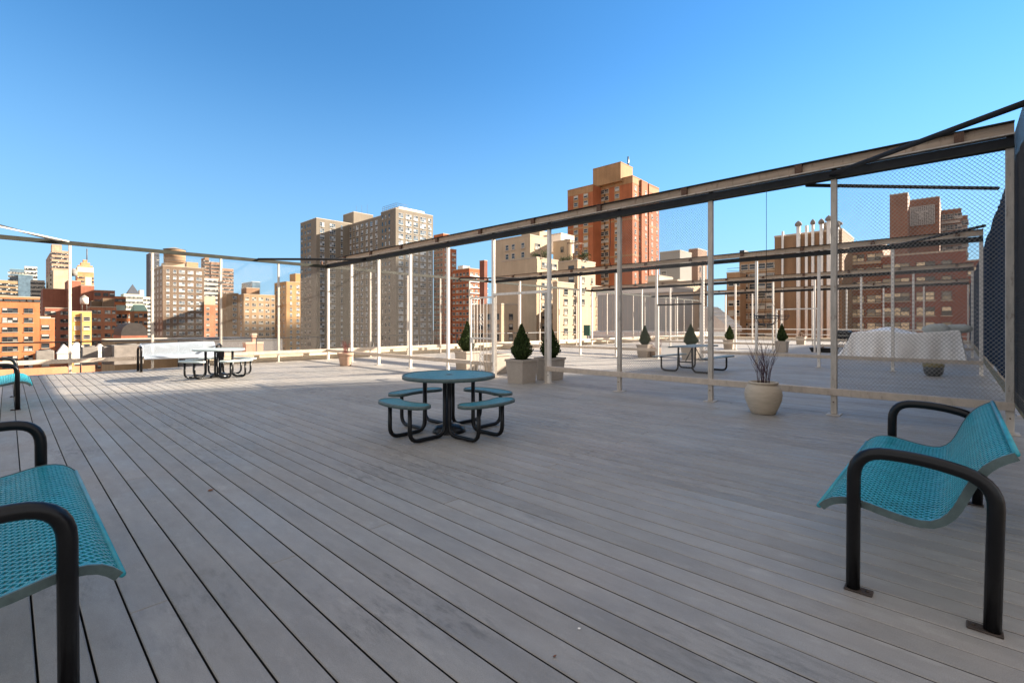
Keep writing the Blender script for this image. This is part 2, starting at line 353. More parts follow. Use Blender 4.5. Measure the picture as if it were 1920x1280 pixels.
UK = [-0.50 + 1.87 * k for k in range(11)]          # post line along the boards
def cross_fence(V, label, near=False, pm=M_post, gate=(6.98, 8.87), mesh=(), ends=(0, 11), hdr=None, solid_low=True):
    o = thing('chain_link_fence', label, 'fence', (0, 0, 0), 0, 'fences dividing the roof deck')
    proto = make_post(pm); proto.parent = o; us = UK[ends[0]:ends[1]]
    proto.location = (V, us[0], 0)
    if near:                                                          # weathered posts by the right edge; the rest whiter, sunlight put into their colour
        posts_for(o, proto, [(V, u, 0) for u in us[1:4]])
        pw = make_post(M_white); pw.parent = o; pw.location = (V, us[4], 0); posts_for(o, pw, [(V, u, 0) for u in us[5:]])
    else: posts_for(o, proto, [(V, u, 0) for u in us[1:]])
    y0, y1 = us[0] - .04, us[-1] + .04
    b = MB(); b.box(V - .02, V + .05, y0, y1, 3.622, 3.765, M_beam); b.box(V - .07, V - .022, y0, y1, 3.622, 3.64, M_grail)
    b.build('top_beam', o)
    b = MB(); b.box(V - .012, V + .01, y0, y1, 3.80, 3.94, M_chan); b.box(V - .075, V + .04, y0, y1, 3.782, 3.80, M_post); b.box(V - .075, V + .04, y0, y1, 3.94, 3.955, M_beam)
    for u in us:                                                      # splice clamps
        b.box(V - .07, V - .012, u + .42, u + .52, 3.80, 3.94, M_rust)
    b.build('top_channel', o)
    for u in us: b = MB(); b.box(V - .03, V + .03, u - .03, u + .03, 3.766, 3.782, M_beam); b.build('spacer', o)
    segs = [(y0, gate[0] + .04), (gate[1] - .04, y1)] if gate else [(y0, y1)]
    for a, c in segs:
        b = MB(); b.box(V - .075, V - .041, a, c, .30, .405, M_rail, .004); b.box(V - .04, V + .045, a, c, .39, .404, M_rail); b.build('bottom_rail', o)
    if hdr is not None:
        b = MB(); b.box(V - .03, V + .03, gate[0] + .041, gate[1] - .041, 2.14, 2.20, hdr); b.build('gate_header', o)
        for u, sg in ((gate[0], 1), (gate[1], -1)): 
            b = MB(); b.box(V - .035, V + .035, u + sg * .045 - (.07 if sg < 0 else 0), u + sg * .045 + (.07 if sg > 0 else 0), .001, 2.14, pm); b.build('gate_jamb', o)
    for k in mesh: mesh_panel(o, 'Y', V + .045, UK[k] + .04, UK[k + 1] - .04, .406, 3.62, r=.0029 if k == 0 else .0023 if k < 4 else .0017)
    return o
V1, V2, V3, V4 = 8.72, 18.0, 27.4, 36.8
f1 = cross_fence(V1, 'nearest of the tall cross fences, with a white barred gate swung open', True, M_post, mesh=(0, 2, 6, 7, 8, 9), hdr=M_white)
brace(f1, (V1 - .04, 1.40, 3.70), (V1 - 2.35, -.62, 3.45), r=.034); brace(f1, (V1 + .05, 1.75, 3.62), (V1 + 2.3, -.5, 3.60), M_grail, .03)
brace(f1, (V1, 15.3, 3.70), (V1 - 2.6, 18.2, 3.72), r=.04); brace(f1, (V1 + .05, 14.7, 3.55), (V1 + 2.2, 18.2, 3.40), r=.03)
f2 = cross_fence(V2, 'second cross fence, behind the grey rectangular picnic table', pm=M_white, hdr=M_beam, mesh=(0,))
brace(f2, (V2, 1.45, 3.70), (V2 - 2.2, -.5, 3.72)); brace(f2, (V2, 15.6, 3.70), (V2 - 2.4, 18.2, 3.72))
f3 = cross_fence(V3, 'third cross fence, behind the white tarpaulin heap', pm=M_white, gate=(4.9, 6.9), hdr=M_white)
f4 = cross_fence(V4, 'farthest cross fence, before the brown wall with flue pipes', pm=M_white, gate=None)
cross_fence(-1.0, 'cross fence behind the turquoise benches at the left edge', pm=M_white, gate=None)
# open gate leaf of the nearest fence
gt = MB(); gy0, gy1, gv = 8.72, 9.64, V1 - .10
for z in (.06, 1.02, 2.10): gt.box(gv - .018, gv + .018, gy0 + .041, gy1 - .041, z - .02, z + .02, M_white)
for y in (gy0, gy1 - .04): gt.box(gv - .02, gv + .02, y, y + .04, .04, 2.12, M_white)
gate = gt.build('gate', f1)
for k in range(6):
    b = MB(); yy = gy0 + .15 + k * .125; b.tube([(gv, yy, .08), (gv, yy, 2.08)], .009, M_white, 6); b.build('bar', gate)
b = MB(); b.box(gv - .04, gv - .021, gy1 - .17, gy1 - .041, .88, 1.0, M_white, .004); b.build('lock_box', gate)
for zc in (1.52, .45):
    b = MB()
    for k in (-1, 0, 1):
        for sy in (-1, 1):
            b.tube([(gv - .012, 9.20 + sy * .045 + .04 * math.cos(a) * sy, zc + k * .11 + .045 * math.sin(a)) for a in [j * .6 for j in range(10)]], .007, M_white, 5)
    b.build('scroll_ornament', gate)

# perimeter fence along the far-left edge
pf = thing('chain_link_fence', 'perimeter fence with a thin greenish top rail along the left edge', 'fence', (0, 0, 0), 0)
U0 = 18.24
pp = make_post(M_post, 3.62, .032); pp.parent = pf; pp.location = (V1 - 1.88 * 5, U0, 0)
posts_for(pf, pp, [(V1 + 1.88 * k, U0, 0) for k in range(-4, 21) if k != 0])
b = MB(); b.box(V1 - 9.9, VEND, U0 - .04, U0 + .04, 3.622, 3.735, M_grail); b.build('top_rail', pf)
b = MB(); b.box(V1 - 9.9, VEND, U0 - .075, U0 - .037, .30, .42, M_rail, .004); b.box(V1 - 9.9, VEND, U0 - .036, U0 + .04, .405, .418, M_rail); b.build('bottom_rail', pf)
for k in (-3, -2, -1): mesh_panel(pf, 'X', U0 + .05, V1 + 1.88 * k + .04, V1 + 1.88 * (k + 1) - .04, .42, 3.6, r=.0014)
brace(pf, (1.2, U0, 3.72), (-1.0, 16.2, 3.80), M_post, .02); brace(pf, (1.0, U0, 3.70), (-1.0, 16.6, 3.95), r=.03)
# perimeter fence with the dark windscreen on the right
rf = thing('windscreen_fence', 'perimeter fence hung with dark navy windscreen along the right edge', 'fence', (0, 0, 0), 0)
UR = -0.60
rp = make_post(M_rail, 3.95, .045); rp.parent = rf; rp.location = (V1 - 1.88 * 2, UR - .17, 0)
posts_for(rf, rp, [(V1 + 1.88 * k, UR - .17, 0) for k in (-1,)] + [(V1 + 1.88 * k, UR - .17, 0) for k in range(1, 20) if k not in (5, 10, 15)])
b = MB(); n = 200; x0, x1 = 4.6, VEND
cols = []
for i in range(n + 1):
    x = x0 + (x1 - x0) * i / n; sag = .03 * math.sin(i * 1.7) + .02 * math.sin(i * .43)
    cols.append([(x, UR - .10 + .012 * math.sin(i * 2.1 + j) + .01 * math.sin(j * 1.3 + i * .3), .34 + (3.72 + sag * .6) * j / 12) for j in range(13)])
vs = [p for c in cols for p in c]; nn = len(vs); vs += [(p[0], p[1] - .006, p[2]) for p in vs]
fs = []
for i in range(n):
    for j in range(12):
        a = i * 13 + j; fs.append((a, a + 1, a + 14, a + 13)); fs.append((nn + a, nn + a + 13, nn + a + 14, nn + a + 1))
b.add(vs, fs, M_screen, True); b.build('windscreen', rf)
b = MB(); b.box(4.6, VEND, UR - .05, UR + .02, .28, .345, mat('mossy_rail', (.22, .19, .11), var=.4, scale=8, rough=.8)); b.build('bottom_rail', rf)
b = MB(); b.box(4.6, VEND, UR - .21, UR - .13, 3.955, 4.03, M_beam); b.build('top_rail', rf)
mesh_panel(rf, 'X', UR + .028, 4.7, V1 + 1.8, .35, 3.95, r=.0016, cell=.06, m=mat('dull_wire', (.10, .10, .10), rough=.7))

# low parapet and thin railing past the deck edge
b = MB(); b.box(4.6, VEND + 1, UEND + .10, UEND + .45, -1.2, .29, M_cream); b.box(4.55, VEND + 1, UEND + .07, UEND + .48, .292, .34, M_cream)
tag(b.build('parapet_wall'), 'low cream parapet wall behind the left perimeter fence', 'wall')
rl = thing('railing', 'thin black railing beyond the left perimeter fence', 'railing')
b = MB(); b.tube([(-8, UEND + .75, .87), (VEND, UEND + .75, .87)], .02, M_grill, 6); b.build('rail', rl)
b = MB(); b.tube([(0, 0, -.8), (0, 0, .86)], .018, M_grill, 6); rp0 = b.build('post', rl); rp0.location = (-3.4, UEND + .75, 0)
posts_for(rl, rp0, [(-3.4 + 2.45 * k, UEND + .75, 0) for k in range(1, 20)])
er = thing('railing', 'white rail and kerb closing the far end of the deck', 'railing')
b = MB(); b.box(VEND + .2, VEND + .26, -1, UEND, .93, 1.02, M_white); b.box(VEND + .2, VEND + .26, -1, UEND, .50, .56, M_white); b.build('rail', er)
b = MB(); b.box(VEND + .15, VEND + .6, -1, UEND, -.03, .25, M_cream); b.build('kerb', er)
b = MB(); b.box(-.03, .03, -.03, .03, 0.25, 1.02, M_white); q = b.build('post', er); q.location = (VEND + .16, 0, 0)
posts_for(er, q, [(VEND + .16, 2.2 * k, 0) for k in range(1, 9)])

# ------------------------------------------------------------------ expanded metal
def lattice(P, Ns, Nt, m, frac=.62, th=.004, inside=None):
    """P(i, j) -> (point, normal) on a grid; diamonds centred where i + j is odd, each an open frame"""
    b = MB()
    for i in range(1, Ns):
        for j in range(1, Nt):
            if (i + j) % 2 == 0: continue
            q = [P(i - 1, j), P(i, j + 1), P(i + 1, j), P(i, j - 1)]
            if inside and not all(inside(p[0]) for p in q): continue
            c = sum((p[0] for p in q), Vector()) / 4
            o = [p[0] for p in q]; n = q[0][1]
            inn = [c + (p - c) * frac for p in o]
            dn = n * -th
            vs = o + inn + [p + dn for p in o] + [p + dn for p in inn]
            fs = []
            for k in range(4):
                l = (k + 1) % 4
                fs += [(k, l, 4 + l, 4 + k), (8 + k, 12 + k, 12 + l, 8 + l), (4 + k, 4 + l, 12 + l, 12 + k)]
            b.add(vs, fs, m)
    return b
# ------------------------------------------------------------------ benches
PROF = [(.160, .385), (.135, .412), (.10, .437), (.05, .452), (0, .455), (-.06, .446), (-.13, .430), (-.20, .418), (-.26, .413), (-.305, .420), (-.345, .446),
        (-.372, .480), (-.395, .525), (-.42, .59), (-.447, .655), (-.475, .705), (-.505, .745), (-.545, .780), (-.590, .808)]
def spline(P, n):
    P = [Vector((p[0], p[1])) for p in P]; out = []
    for i in range(len(P) - 1):
        p0, p1, p2, p3 = P[max(i - 1, 0)], P[i], P[i + 1], P[min(i + 2, len(P) - 1)]
        for k in range(6):
            t = k / 6; out.append(.5 * ((2 * p1) + (p2 - p0) * t + (2 * p0 - 5 * p1 + 4 * p2 - p3) * t * t + (3 * p1 - p0 - 3 * p2 + p3) * t ** 3))
    out.append(P[-1]); L = [0]
    for a, b in zip(out, out[1:]): L.append(L[-1] + (b - a).length)
    res = []; k = 0
    for i in range(n + 1):
        s = L[-1] * i / n
        while k < len(L) - 2 and L[k + 1] < s: k += 1
        f = (s - L[k]) / max(L[k + 1] - L[k], 1e-9); res.append(out[k].lerp(out[k + 1], min(f, 1)))
    return res
BL = 2.06
M_plate = mat('dark_rusty_plate', (0.045, 0.032, 0.025), rough=0.75, var=0.5, scale=40)
def make_bench(label, mt, mr):
    root = thing('bench', label, 'bench', group='turquoise mesh benches')
    Ns = 48; pr = spline(PROF, Ns); Nt = 84; x0, x1 = .065, BL - .065
    nr = []
    for i in range(Ns + 1):
        t = pr[min(i + 1, Ns)] - pr[max(i - 1, 0)]; nr.append(Vector((0, t.y, -t.x)).normalized())
    def P(i, j): return Vector((x0 + (x1 - x0) * j / Nt, pr[i].x, pr[i].y)), nr[i]
    lattice(P, Ns, Nt, mt, .73, .009).build('seat', root)
    for x in (x0 - .012, x1 + .0):                                   # end bands
        b = MB(); vs = []; fs = []
        for i in range(0, Ns + 1, 2):
            p = pr[i]; n = nr[i]
            for dx in (0, .012):
                for dn in (.006, -.030): vs.append((x + dx, p.x + n.y * dn, p.y + n.z * dn))
        k = len(vs) // 4
        for i in range(k - 1):
            a = i * 4; c = a + 4
            fs += [(a, a + 2, c + 2, c), (a + 1, c + 1, c + 3, a + 3), (a, c, c + 1, a + 1), (a + 2, a + 3, c + 3, c + 2)]
        fs += [(0, 1, 3, 2), (4 * k - 4, 4 * k - 2, 4 * k - 1, 4 * k - 3)]
        b.add(vs, fs, mr, False); b.build('end_band', root)
    b = MB(); b.tube([(x0 - .008, PROF[0][0] + .002, PROF[0][1] - .004), (x1 + .008, PROF[0][0] + .002, PROF[0][1] - .004)], .013, mt, 8); b.build('edge_rod', root)
    b = MB(); b.tube([(x0 - .008, PROF[-1][0] - .004, PROF[-1][1]), (x1 + .008, PROF[-1][0] - .004, PROF[-1][1])], .013, mt, 8); b.build('edge_rod', root)
    # solid margins just inside the ends
    for xa, xb in ((x0, x0 + .03), (x1 - .03, x1)):
        b = MB(); vs = []; fs = []
        for i in range(0, Ns + 1, 2):
            p = pr[i]; n = nr[i]
            for xx in (xa, xb):
                for dn in (.0015, -.0055): vs.append((xx, p.x + n.y * dn, p.y + n.z * dn))
        k = len(vs) // 4
        for i in range(k - 1):
            a = i * 4; c = a + 4; fs += [(a, a + 2, c + 2, c), (a + 1, c + 1, c + 3, a + 3), (a + 2, a + 3, c + 3, c + 2), (a, c, c + 1, a + 1)]
        b.add(vs, fs, mt); b.build('seat_margin', root)
    for x in (0.0, BL):
        path = bend([(x, 0, .012), (x, -.005, .735), (x, -.30, .735), (x, -.53, .675), (x, -.515, .012)], .15, 7)
        b = MB(); b.tube(path, .031, M_black, 16); fr = b.build('side_frame', root)
        sx = 1 if x > 0 else -1
        for y in (0, -.515):
            q = MB(); ya, yb = (y - .085, y + .036) if y == 0 else (y - .036, y + .085); q.box(x - .034, x + .034, ya, yb, .001, .010, M_plate, .003); yb_ = y - .062 if y == 0 else y + .062; q.tube([(x, yb_, .008), (x, yb_, .018)], .009, M_plate, 6); q.build('foot_plate', fr)
    for x in (.0, BL):
        for y, z in ((-.02, .432),):
            q = MB(); q.tube([(x, y, z), (x + (.075 if x < 1 else -.075), y, z)], .012, M_black, 8); q.build('mounting_bolt', root)
    return root
# local +y is the side one sits down from; local +x runs along the length
b_right = make_bench('turquoise mesh bench at the right edge, facing left in front of the chain-link panel', M_teal, M_tealrim)
b_right.location = (3.04, .395, 0)
def make_facing(root, loc, rz, label): return dup(root, loc, rz, label)
b_left = make_facing(b_right, (.155, 4.46, 0), R(-90), 'turquoise mesh bench at the lower left corner, nearest bench on the left')
b_left3 = make_facing(b_right, (.11, 13.2, 0), R(-90), 'turquoise mesh bench at the left edge halfway to the fence, half in sunlight')
b_back = make_bench('pale bench before the left perimeter fence, behind the far round table', M_pale, M_pale)
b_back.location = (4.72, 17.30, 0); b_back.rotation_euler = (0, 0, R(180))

# ------------------------------------------------------------------ round picnic tables
def rim_path(r, n=64): return [(r * math.cos(2 * math.pi * k / n), r * math.sin(2 * math.pi * k / n), 0) for k in range(n)]
def rim_band(b, path, z0, z1, t, m):
    n = len(path); vs = []; P = [Vector((p[0], p[1], 0)) for p in path]
    for k in range(n):
        tg = (P[(k + 1) % n] - P[k - 1]).normalized(); nr = Vector((tg.y, -tg.x, 0))
        for o, z in ((0, z0), (0, z1 - .006), (-.008, z1), (-t, z1), (-t, z0)): vs.append(P[k] + nr * o + Vector((0, 0, z)))
    fs = []
    for k in range(n):
        l = (k + 1) % n
        for q in range(5): r = (q + 1) % 5; fs.append((k * 5 + q, l * 5 + q, l * 5 + r, k * 5 + r))
    b.add(vs, fs, m, True)
def make_round(label, mt, mr, rz, loc):
    root = thing('round_picnic_table', label, 'picnic table', loc, rz, 'round picnic tables with four seats')
    r = .585; st = (.013, .0075)
    def P(i, j): return Vector((-.6 + st[0] * j, -.6 + st[1] * i, .738)), Vector((0, 0, 1))
    b = lattice(P, 160, 93, mt, .58, .004, lambda p: .045 < math.hypot(p.x, p.y) < r - .008)
    b.build('tabletop', root)
    b = MB(); rim_band(b, rim_path(r + .012), .700, .745, .020, mr); rim_band(b, rim_path(.05, 16), .715, .742, .012, mr); b.build('tabletop_rim', root)
    b = MB(); b.lathe([(.215, .001), (.215, .02), (.20, .05), (.16, .085), (.10, .105), (.035, .112), (.03, .70)], M_black, 28); b.build('umbrella_base', root)
    b = MB()
    for k in range(2): a = R(45 + 90 * k); b.tube([(-.5 * math.cos(a), -.5 * math.sin(a), .708), (.5 * math.cos(a), .5 * math.sin(a), .708)], .014, M_black, 6)
    b.build('support_frame', root)
    # kidney seat outline
    out = []; A = R(22.5); ro, ri = .90, .62
    for k in range(15): a = -A + 2 * A * k / 14; out.append((ro * math.cos(a), ro * math.sin(a), 0))
    cr = (ro - ri) / 2; rm = (ro + ri) / 2
    for k in range(1, 8): t = math.pi * k / 8; out.append(((rm + cr * math.cos(t)) * math.cos(A) - cr * math.sin(t) * math.sin(A), (rm + cr * math.cos(t)) * math.sin(A) + cr * math.sin(t) * math.cos(A), 0))
    for k in range(9): a = A - 2 * A * k / 8; out.append((ri * math.cos(a), ri * math.sin(a), 0))
    for k in range(1, 8): t = math.pi * k / 8; out.append(((rm - cr * math.cos(t)) * math.cos(A) - cr * math.sin(t) * math.sin(A), -(rm - cr * math.cos(t)) * math.sin(A) - cr * math.sin(t) * math.cos(A), 0))
    def ins(p):
        rr = math.hypot(p.x, p.y); a = math.atan2(p.y, p.x)
        if abs(a) <= A: return ri + .006 < rr < ro - .006
        cx, cy = rm * math.cos(A), rm * math.sin(A) * (1 if a > 0 else -1); return math.hypot(p.x - cx, p.y - cy) < cr - .008
    def Q(i, j): return Vector((.57 + st[1] * i, -.56 + st[0] * j, .462)), Vector((0, 0, 1))
    sb = lattice(Q, 48, 86, mt, .56, .004, ins)
    seat = None
    for k in range(4):
        rot = R(45 + 90 * k)
        if seat is None:
            seat = sb.build('seat', root)
            b = MB(); rim_band(b, out, .428, .468, .016, mr); b.build('seat_rim', seat)
            seat.rotation_euler = (0, 0, rot)
        else: inst(seat, root, (0, 0, 0), rot)
        for tg in (-.20, .20):
            path = bend([(.24, tg, .712), (.24, tg, .028), (.76, tg, .028), (.76, tg, .44)], .13, 6)
            b = MB(); b.tube(path, .025, M_black, 12); lg = b.build('leg', root); lg.rotation_euler = (0, 0, rot)
    return root
M_table = mat('blue_teal_coating', (0.040, 0.235, 0.33), rough=0.4, var=0.15, scale=9)
cx, cy = at(842, 6.15)
CAMROT = math.atan2(CA, SA) - R(90)
rt = make_round('blue mesh round picnic table with four seats in the middle of the deck', M_table, M_tealrim, CAMROT + R(3), (cx, cy, 0))
M_palecoat = mat('pale_grey_blue_coating', (0.40, 0.50, 0.54), rough=0.4, var=0.1)  # paler than the other round table
rt2 = make_round('pale round picnic table near the bench at the left perimeter fence', M_palecoat, M_palecoat, CAMROT + R(20), (3.85, 14.3, 0))

# rectangular picnic table
rp_ = thing('picnic_table', 'grey-blue rectangular picnic table with two benches beyond the nearest fence', 'picnic table', (14.05, 5.72, 0))
M_rect = mat('grey_blue_mesh_coating', (0.20, 0.27, 0.31), rough=0.45, var=0.15)
def slab(name, y0, y1, z):
    L_, nn = 1.95, 12
    def P(i, j): return Vector((-L_ / 2 + .022 * j, y0 + .013 * i, z)), Vector((0, 0, 1))
    o = lattice(P, int((y1 - y0) / .013), int(L_ / .022), M_rect, .5, .004).build(name, rp_)
    b = MB(); pth = [(-L_ / 2, y0), (L_ / 2, y0), (L_ / 2, y1), (-L_ / 2, y1)]
    pth = [(p.x, p.y, 0) for p in bend([(p[0], p[1], 0) for p in pth + [pth[0], pth[1]]], .05, 4)[1:-7]]
    rim_band(b, pth, z - .038, z + .006, .018, M_rect); b.build('edge_band', o)
slab('tabletop', -.38, .38, .75); slab('bench_seat', -.86, -.60, .45); slab('bench_seat', .60, .86, .45)
for x in (-.62, .62):
    for sy in (-1, 1):
        b = MB(); b.tube(bend([(x, sy * .20, .72), (x, sy * .22, .03), (x, sy * .73, .03), (x, sy * .73, .42)], .13, 6), .027, M_black, 12); b.build('leg', rp_)
    b = MB(); b.tube([(x, -.20, .30), (x, .20, .30)], .018, M_black, 8); b.tube([(x, 0, .30), (x * .15, 0, .71)], .014, M_black, 8); b.build('brace', rp_)

# ------------------------------------------------------------------ plants
def conifer_mesh(h, r, n=4200, seed=1):
    rd = random.Random(seed); b = MB()
    def prof(t): return (min(1, (t + .04) / .24)) ** .6 * min(1, (1.015 - t) / .70) ** .95
    core = [(max(.004, r * .70 * prof(k / 14) * (1 if k < 14 else .2)), .02 + h * .93 * k / 14) for k in range(15)]
    b.lathe([(0, .02)] + core, M_leaf, 14)
    for i in range(n):
        t = rd.random() ** 1.25; a = rd.uniform(0, 2 * math.pi)
        lump = 1 + .13 * math.sin(3 * a + 7 * t + seed) + .11 * math.sin(5 * a - 13 * t + 2 * seed) + .06 * math.sin(9 * a + 23 * t)
        rr = r * prof(t) * lump * (1 - .38 * rd.random() ** 1.6); z = t * h * .97 + rd.uniform(-.02, .02)
        c = Vector((rr * math.cos(a), rr * math.sin(a), max(z, .0)))
        out = Vector((math.cos(a), math.sin(a), 0)); d_ = (out * rd.uniform(.15, .6) + Vector((rd.uniform(-.3, .3), rd.uniform(-.3, .3), rd.uniform(.6, 1.1)))).normalized()
        sd = d_.cross(Vector((rd.uniform(-1, 1), rd.uniform(-1, 1), rd.uniform(-.4, .4)))).normalized()
        L_, w_ = rd.uniform(.035, .075) * (1.1 - .45 * t), rd.uniform(.009, .018)
        b.add([c - sd * w_ * .4, c + d_ * L_ * .5 + sd * w_, c + d_ * L_, c + d_ * L_ * .5 - sd * w_], [(0, 1, 2, 3)], M_leaf)
    return b
def potted_conifer(label, loc, h=.80, r=.23, s=.27, ph=.56, seed=1, planter=True):
    root = thing('potted_conifer', label, 'potted plant', loc, 0, 'conifers in square planters')
    b = MB(); q = s * .86
    vs = [(-q, -q, 0), (q, -q, 0), (q, q, 0), (-q, q, 0), (-s, -s, ph - .05), (s, -s, ph - .05), (s, s, ph - .05), (-s, s, ph - .05)]
    b.add(vs, [(0, 3, 2, 1), (0, 1, 5, 4), (1, 2, 6, 5), (2, 3, 7, 6), (3, 0, 4, 7)], M_planter); pb = b.build('planter', root)
    b = MB(); o_ = s + .02; i_ = s - .035
    vs = [(x, y, z) for z in (ph - .05, ph) for x, y in ((-o_, -o_), (o_, -o_), (o_, o_), (-o_, o_))] + [(x, y, z) for z in (ph, ph - .06) for x, y in ((-i_, -i_), (i_, -i_), (i_, i_), (-i_, i_))]
    fs = []
    for k in range(4):
        l = (k + 1) % 4; fs += [(k, l, 4 + l, 4 + k), (4 + k, 4 + l, 8 + l, 8 + k), (8 + k, 8 + l, 12 + l, 12 + k)]
    fs.append((0, 3, 2, 1))
    b.add(vs, fs, M_planter); b.build('rim', pb)
    b = MB(); b.add([(-i_ + .001, -i_ + .001, ph - .04), (i_ - .001, -i_ + .001, ph - .04), (i_ - .001, i_ - .001, ph - .04), (-i_ + .001, i_ - .001, ph - .04)], [(0, 1, 2, 3)], M_soil); b.build('soil', root)
    b = MB(); b.tube([(0, 0, ph - .05), (0, 0, ph + h * .8)], [.022, .006], M_bark, 6); b.build('trunk', root)
    fo = conifer_mesh(h, r, seed=seed).build('foliage', root); fo.location = (0, 0, ph - .03)
    return root
pA = potted_conifer('conifer in grey square planter standing in the open gateway, nearest of the conifers', (8.42, Ul(978, 8.42), 0), .86, .225, seed=1)
def pc(label, v, xpx, sc=(1, 1, 1), rz=0.0): return dup(pA, (v, Ul(xpx, v), 0), rz, label, sc)
pc('conifer in square planter half hidden behind the fence post beside the gateway', 9.35, 1031, (1, 1, 1), R(90))
pc('tall conifer in planter behind the white barred gate leaf', 9.45, 876, (.98, .98, 1.06), R(180))
pc('conifer in planter left of the dark gate header of the second fence', 18.55, 1209, (.93, .93, .96), R(90))
pc('wide conifer in planter right behind the rectangular picnic table', 18.55, 1295, (1.05, 1.05, 1.0), R(180))
pc('small conifer in planter between the picnic table and the hanging basket', 27.9, 1368, (1, 1, .95), R(270))
pc('yellow-green conifer in planter below the hanging wire baskets', 26.2, 1466, (.95, .95, 1.02), R(180))
# square planter without a tree behind the gate
def plain_planter(label, loc, dry=False):
    root = thing('planter', label, 'planter', loc)
    for ch in pA.children:
        if ch.name.split('.')[0] in ('planter', 'soil'):
            c = ch.copy(); C.objects.link(c); c.parent = root
            for g_ in ch.children:
                e = g_.copy(); C.objects.link(e); e.parent = c
    if dry:
        rd = random.Random(5); b = MB()
        for i in range(260):
            a = rd.uniform(0, 6.28); e = rd.uniform(0, 1.4); rr = rd.uniform(.05, .24)
            c = Vector((rr * math.cos(a) * math.cos(e), rr * math.sin(a) * math.cos(e), .52 + .32 * math.sin(e))); dd = Vector((rd.uniform(-1, 1), rd.uniform(-1, 1), rd.uniform(-1, 1))).normalized(); s2 = dd.orthogonal().normalized()
            b.add([c, c + dd * .05 + s2 * .015, c + dd * .09, c + dd * .05 - s2 * .015], [(0, 1, 2, 3)], M_dry)
        for i in range(14):
            a = rd.uniform(0, 6.28); b.tube([(0, 0, .5), (.2 * math.cos(a), .2 * math.sin(a), .5 + rd.uniform(.15, .35))], .006, M_twig, 4)
        b.build('dry_shrub', root)
    return root
plain_planter('square planter without a tree behind the white gate leaf', (9.5, Ul(931, 9.5), 0))
plain_planter('square planter with a dry brown shrub near the far end of the deck', (37.6, Ul(1502, 37.6), 0), True)

def twigs(n, h, spread, m, seed, r0=.006):
    rd = random.Random(seed); b = MB()
    for i in range(n):
        a = rd.uniform(0, 6.28); s_ = spread * rd.random() ** .7; hh = h * rd.uniform(.55, 1.0)
        base = Vector((rd.uniform(-.09, .09), rd.uniform(-.09, .09), 0)); tip = base + Vector((s_ * math.cos(a), s_ * math.sin(a), hh)); P = []
        for k in range(7):
            t = k / 6; p = base.lerp(tip, t); p += Vector((math.cos(a), math.sin(a), 0)) * (-.25 * s_ * math.sin(math.pi * t)) + Vector((rd.uniform(-1, 1), rd.uniform(-1, 1), 0)) * .010 * (1 if k else 0); P.append(p)
        b.tube(P, [r0 * (1 - .75 * k / 6) for k in range(7)], m, 5)
        for q in range(rd.randint(1, 4)):
            k = rd.randint(2, 5); p = P[k]; aa = a + rd.uniform(-1.3, 1.3); L_ = rd.uniform(.06, .2) * h / .6
            b.tube([p, p + Vector((math.cos(aa) * L_ * .35, math.sin(aa) * L_ * .35, L_ * .6)), p + Vector((math.cos(aa) * L_ * .45, math.sin(aa) * L_ * .45, L_))], [r0 * .5, r0 * .4, r0 * .2], m, 4)
    return b
# beige urn with bare twigs
urn = thing('urn_planter', 'round beige stone urn with bare purple twigs in front of the fence', 'potted plant', (*at(1431, 7.42), 0))
b = MB(); b.lathe([(0, .001), (.165, .001), (.175, .012), (.215, .10), (.258, .22), (.268, .30), (.255, .38), (.222, .435), (.195, .455), (.195, .463), (.212, .470), (.216, .485), (.205, .495), (.180, .495), (.172, .48), (.170, .44)], M_urn, 40); b.build('urn', urn)
b = MB(); b.lathe([(.171, .442), (.10, .452), (0, .455)], M_soil, 24); b.build('soil', urn)
t_ = twigs(32, .70, .24, M_twig, 3, .0045).build('twigs', urn); t_.location = (0, 0, .44)
# terracotta pot
tp = thing('flower_pot', 'pale terracotta pot with red twigs by the left stretch of the fence', 'potted plant', (*at(648, 15.9), 0))
b = MB(); b.lathe([(0, .001), (.17, .001), (.175, .01), (.225, .30), (.232, .34), (.262, .345), (.268, .43), (.258, .44), (.235, .44), (.23, .39)], M_terra, 28); b.build('pot', tp)
b = MB(); b.lathe([(.23, .40), (0, .41)], M_soil, 20); b.build('soil', tp)
t_ = twigs(22, .48, .20, M_redtwig, 8, .007).build('twigs', tp); t_.location = (0, 0, .39)
# small dark pot
sp = thing('flower_pot', 'small dark round pot with yellowed top in front of the tarpaulin heap', 'potted plant', (*at(1750, 12.75), 0))
b = MB(); b.lathe([(0, .001), (.13, .001), (.19, .06), (.215, .18), (.205, .28), (.20, .285), (.19, .27)], mat('dark_glazed_pot', (.06, .065, .07), rough=.4), 28); b.build('pot', sp)
b = MB(); b.lathe([(.222, .25), (.228, .33), (.215, .335), (.20, .32), (0, .32)], mat('mossy_top', (.20, .17, .08), rough=.9, var=.4, scale=30), 28); b.build('rim', sp)
# dry bush in brown pot by the second gate
db = thing('flower_pot', 'brown pot with a round dry bush beside the second fence', 'potted plant', (18.7, Ul(1229, 18.7), 0))
b = MB(); b.lathe([(0, .001), (.20, .001), (.24, .40), (.23, .41), (.21, .37), (0, .37)], mat('brown_pot', (.20, .14, .10), rough=.8), 20); b.build('pot', db)
rd = random.Random(4); b = MB()
for i in range(240):
    dd = Vector((rd.gauss(0, 1), rd.gauss(0, 1), rd.gauss(0, 1))).normalized(); p = Vector((0, 0, .62)) + dd * .25
    q = dd.orthogonal().normalized() * rd.uniform(.05, .12); b.tube([p - q, p + q], .003, M_twig, 3)
b.build('dry_bush', db)
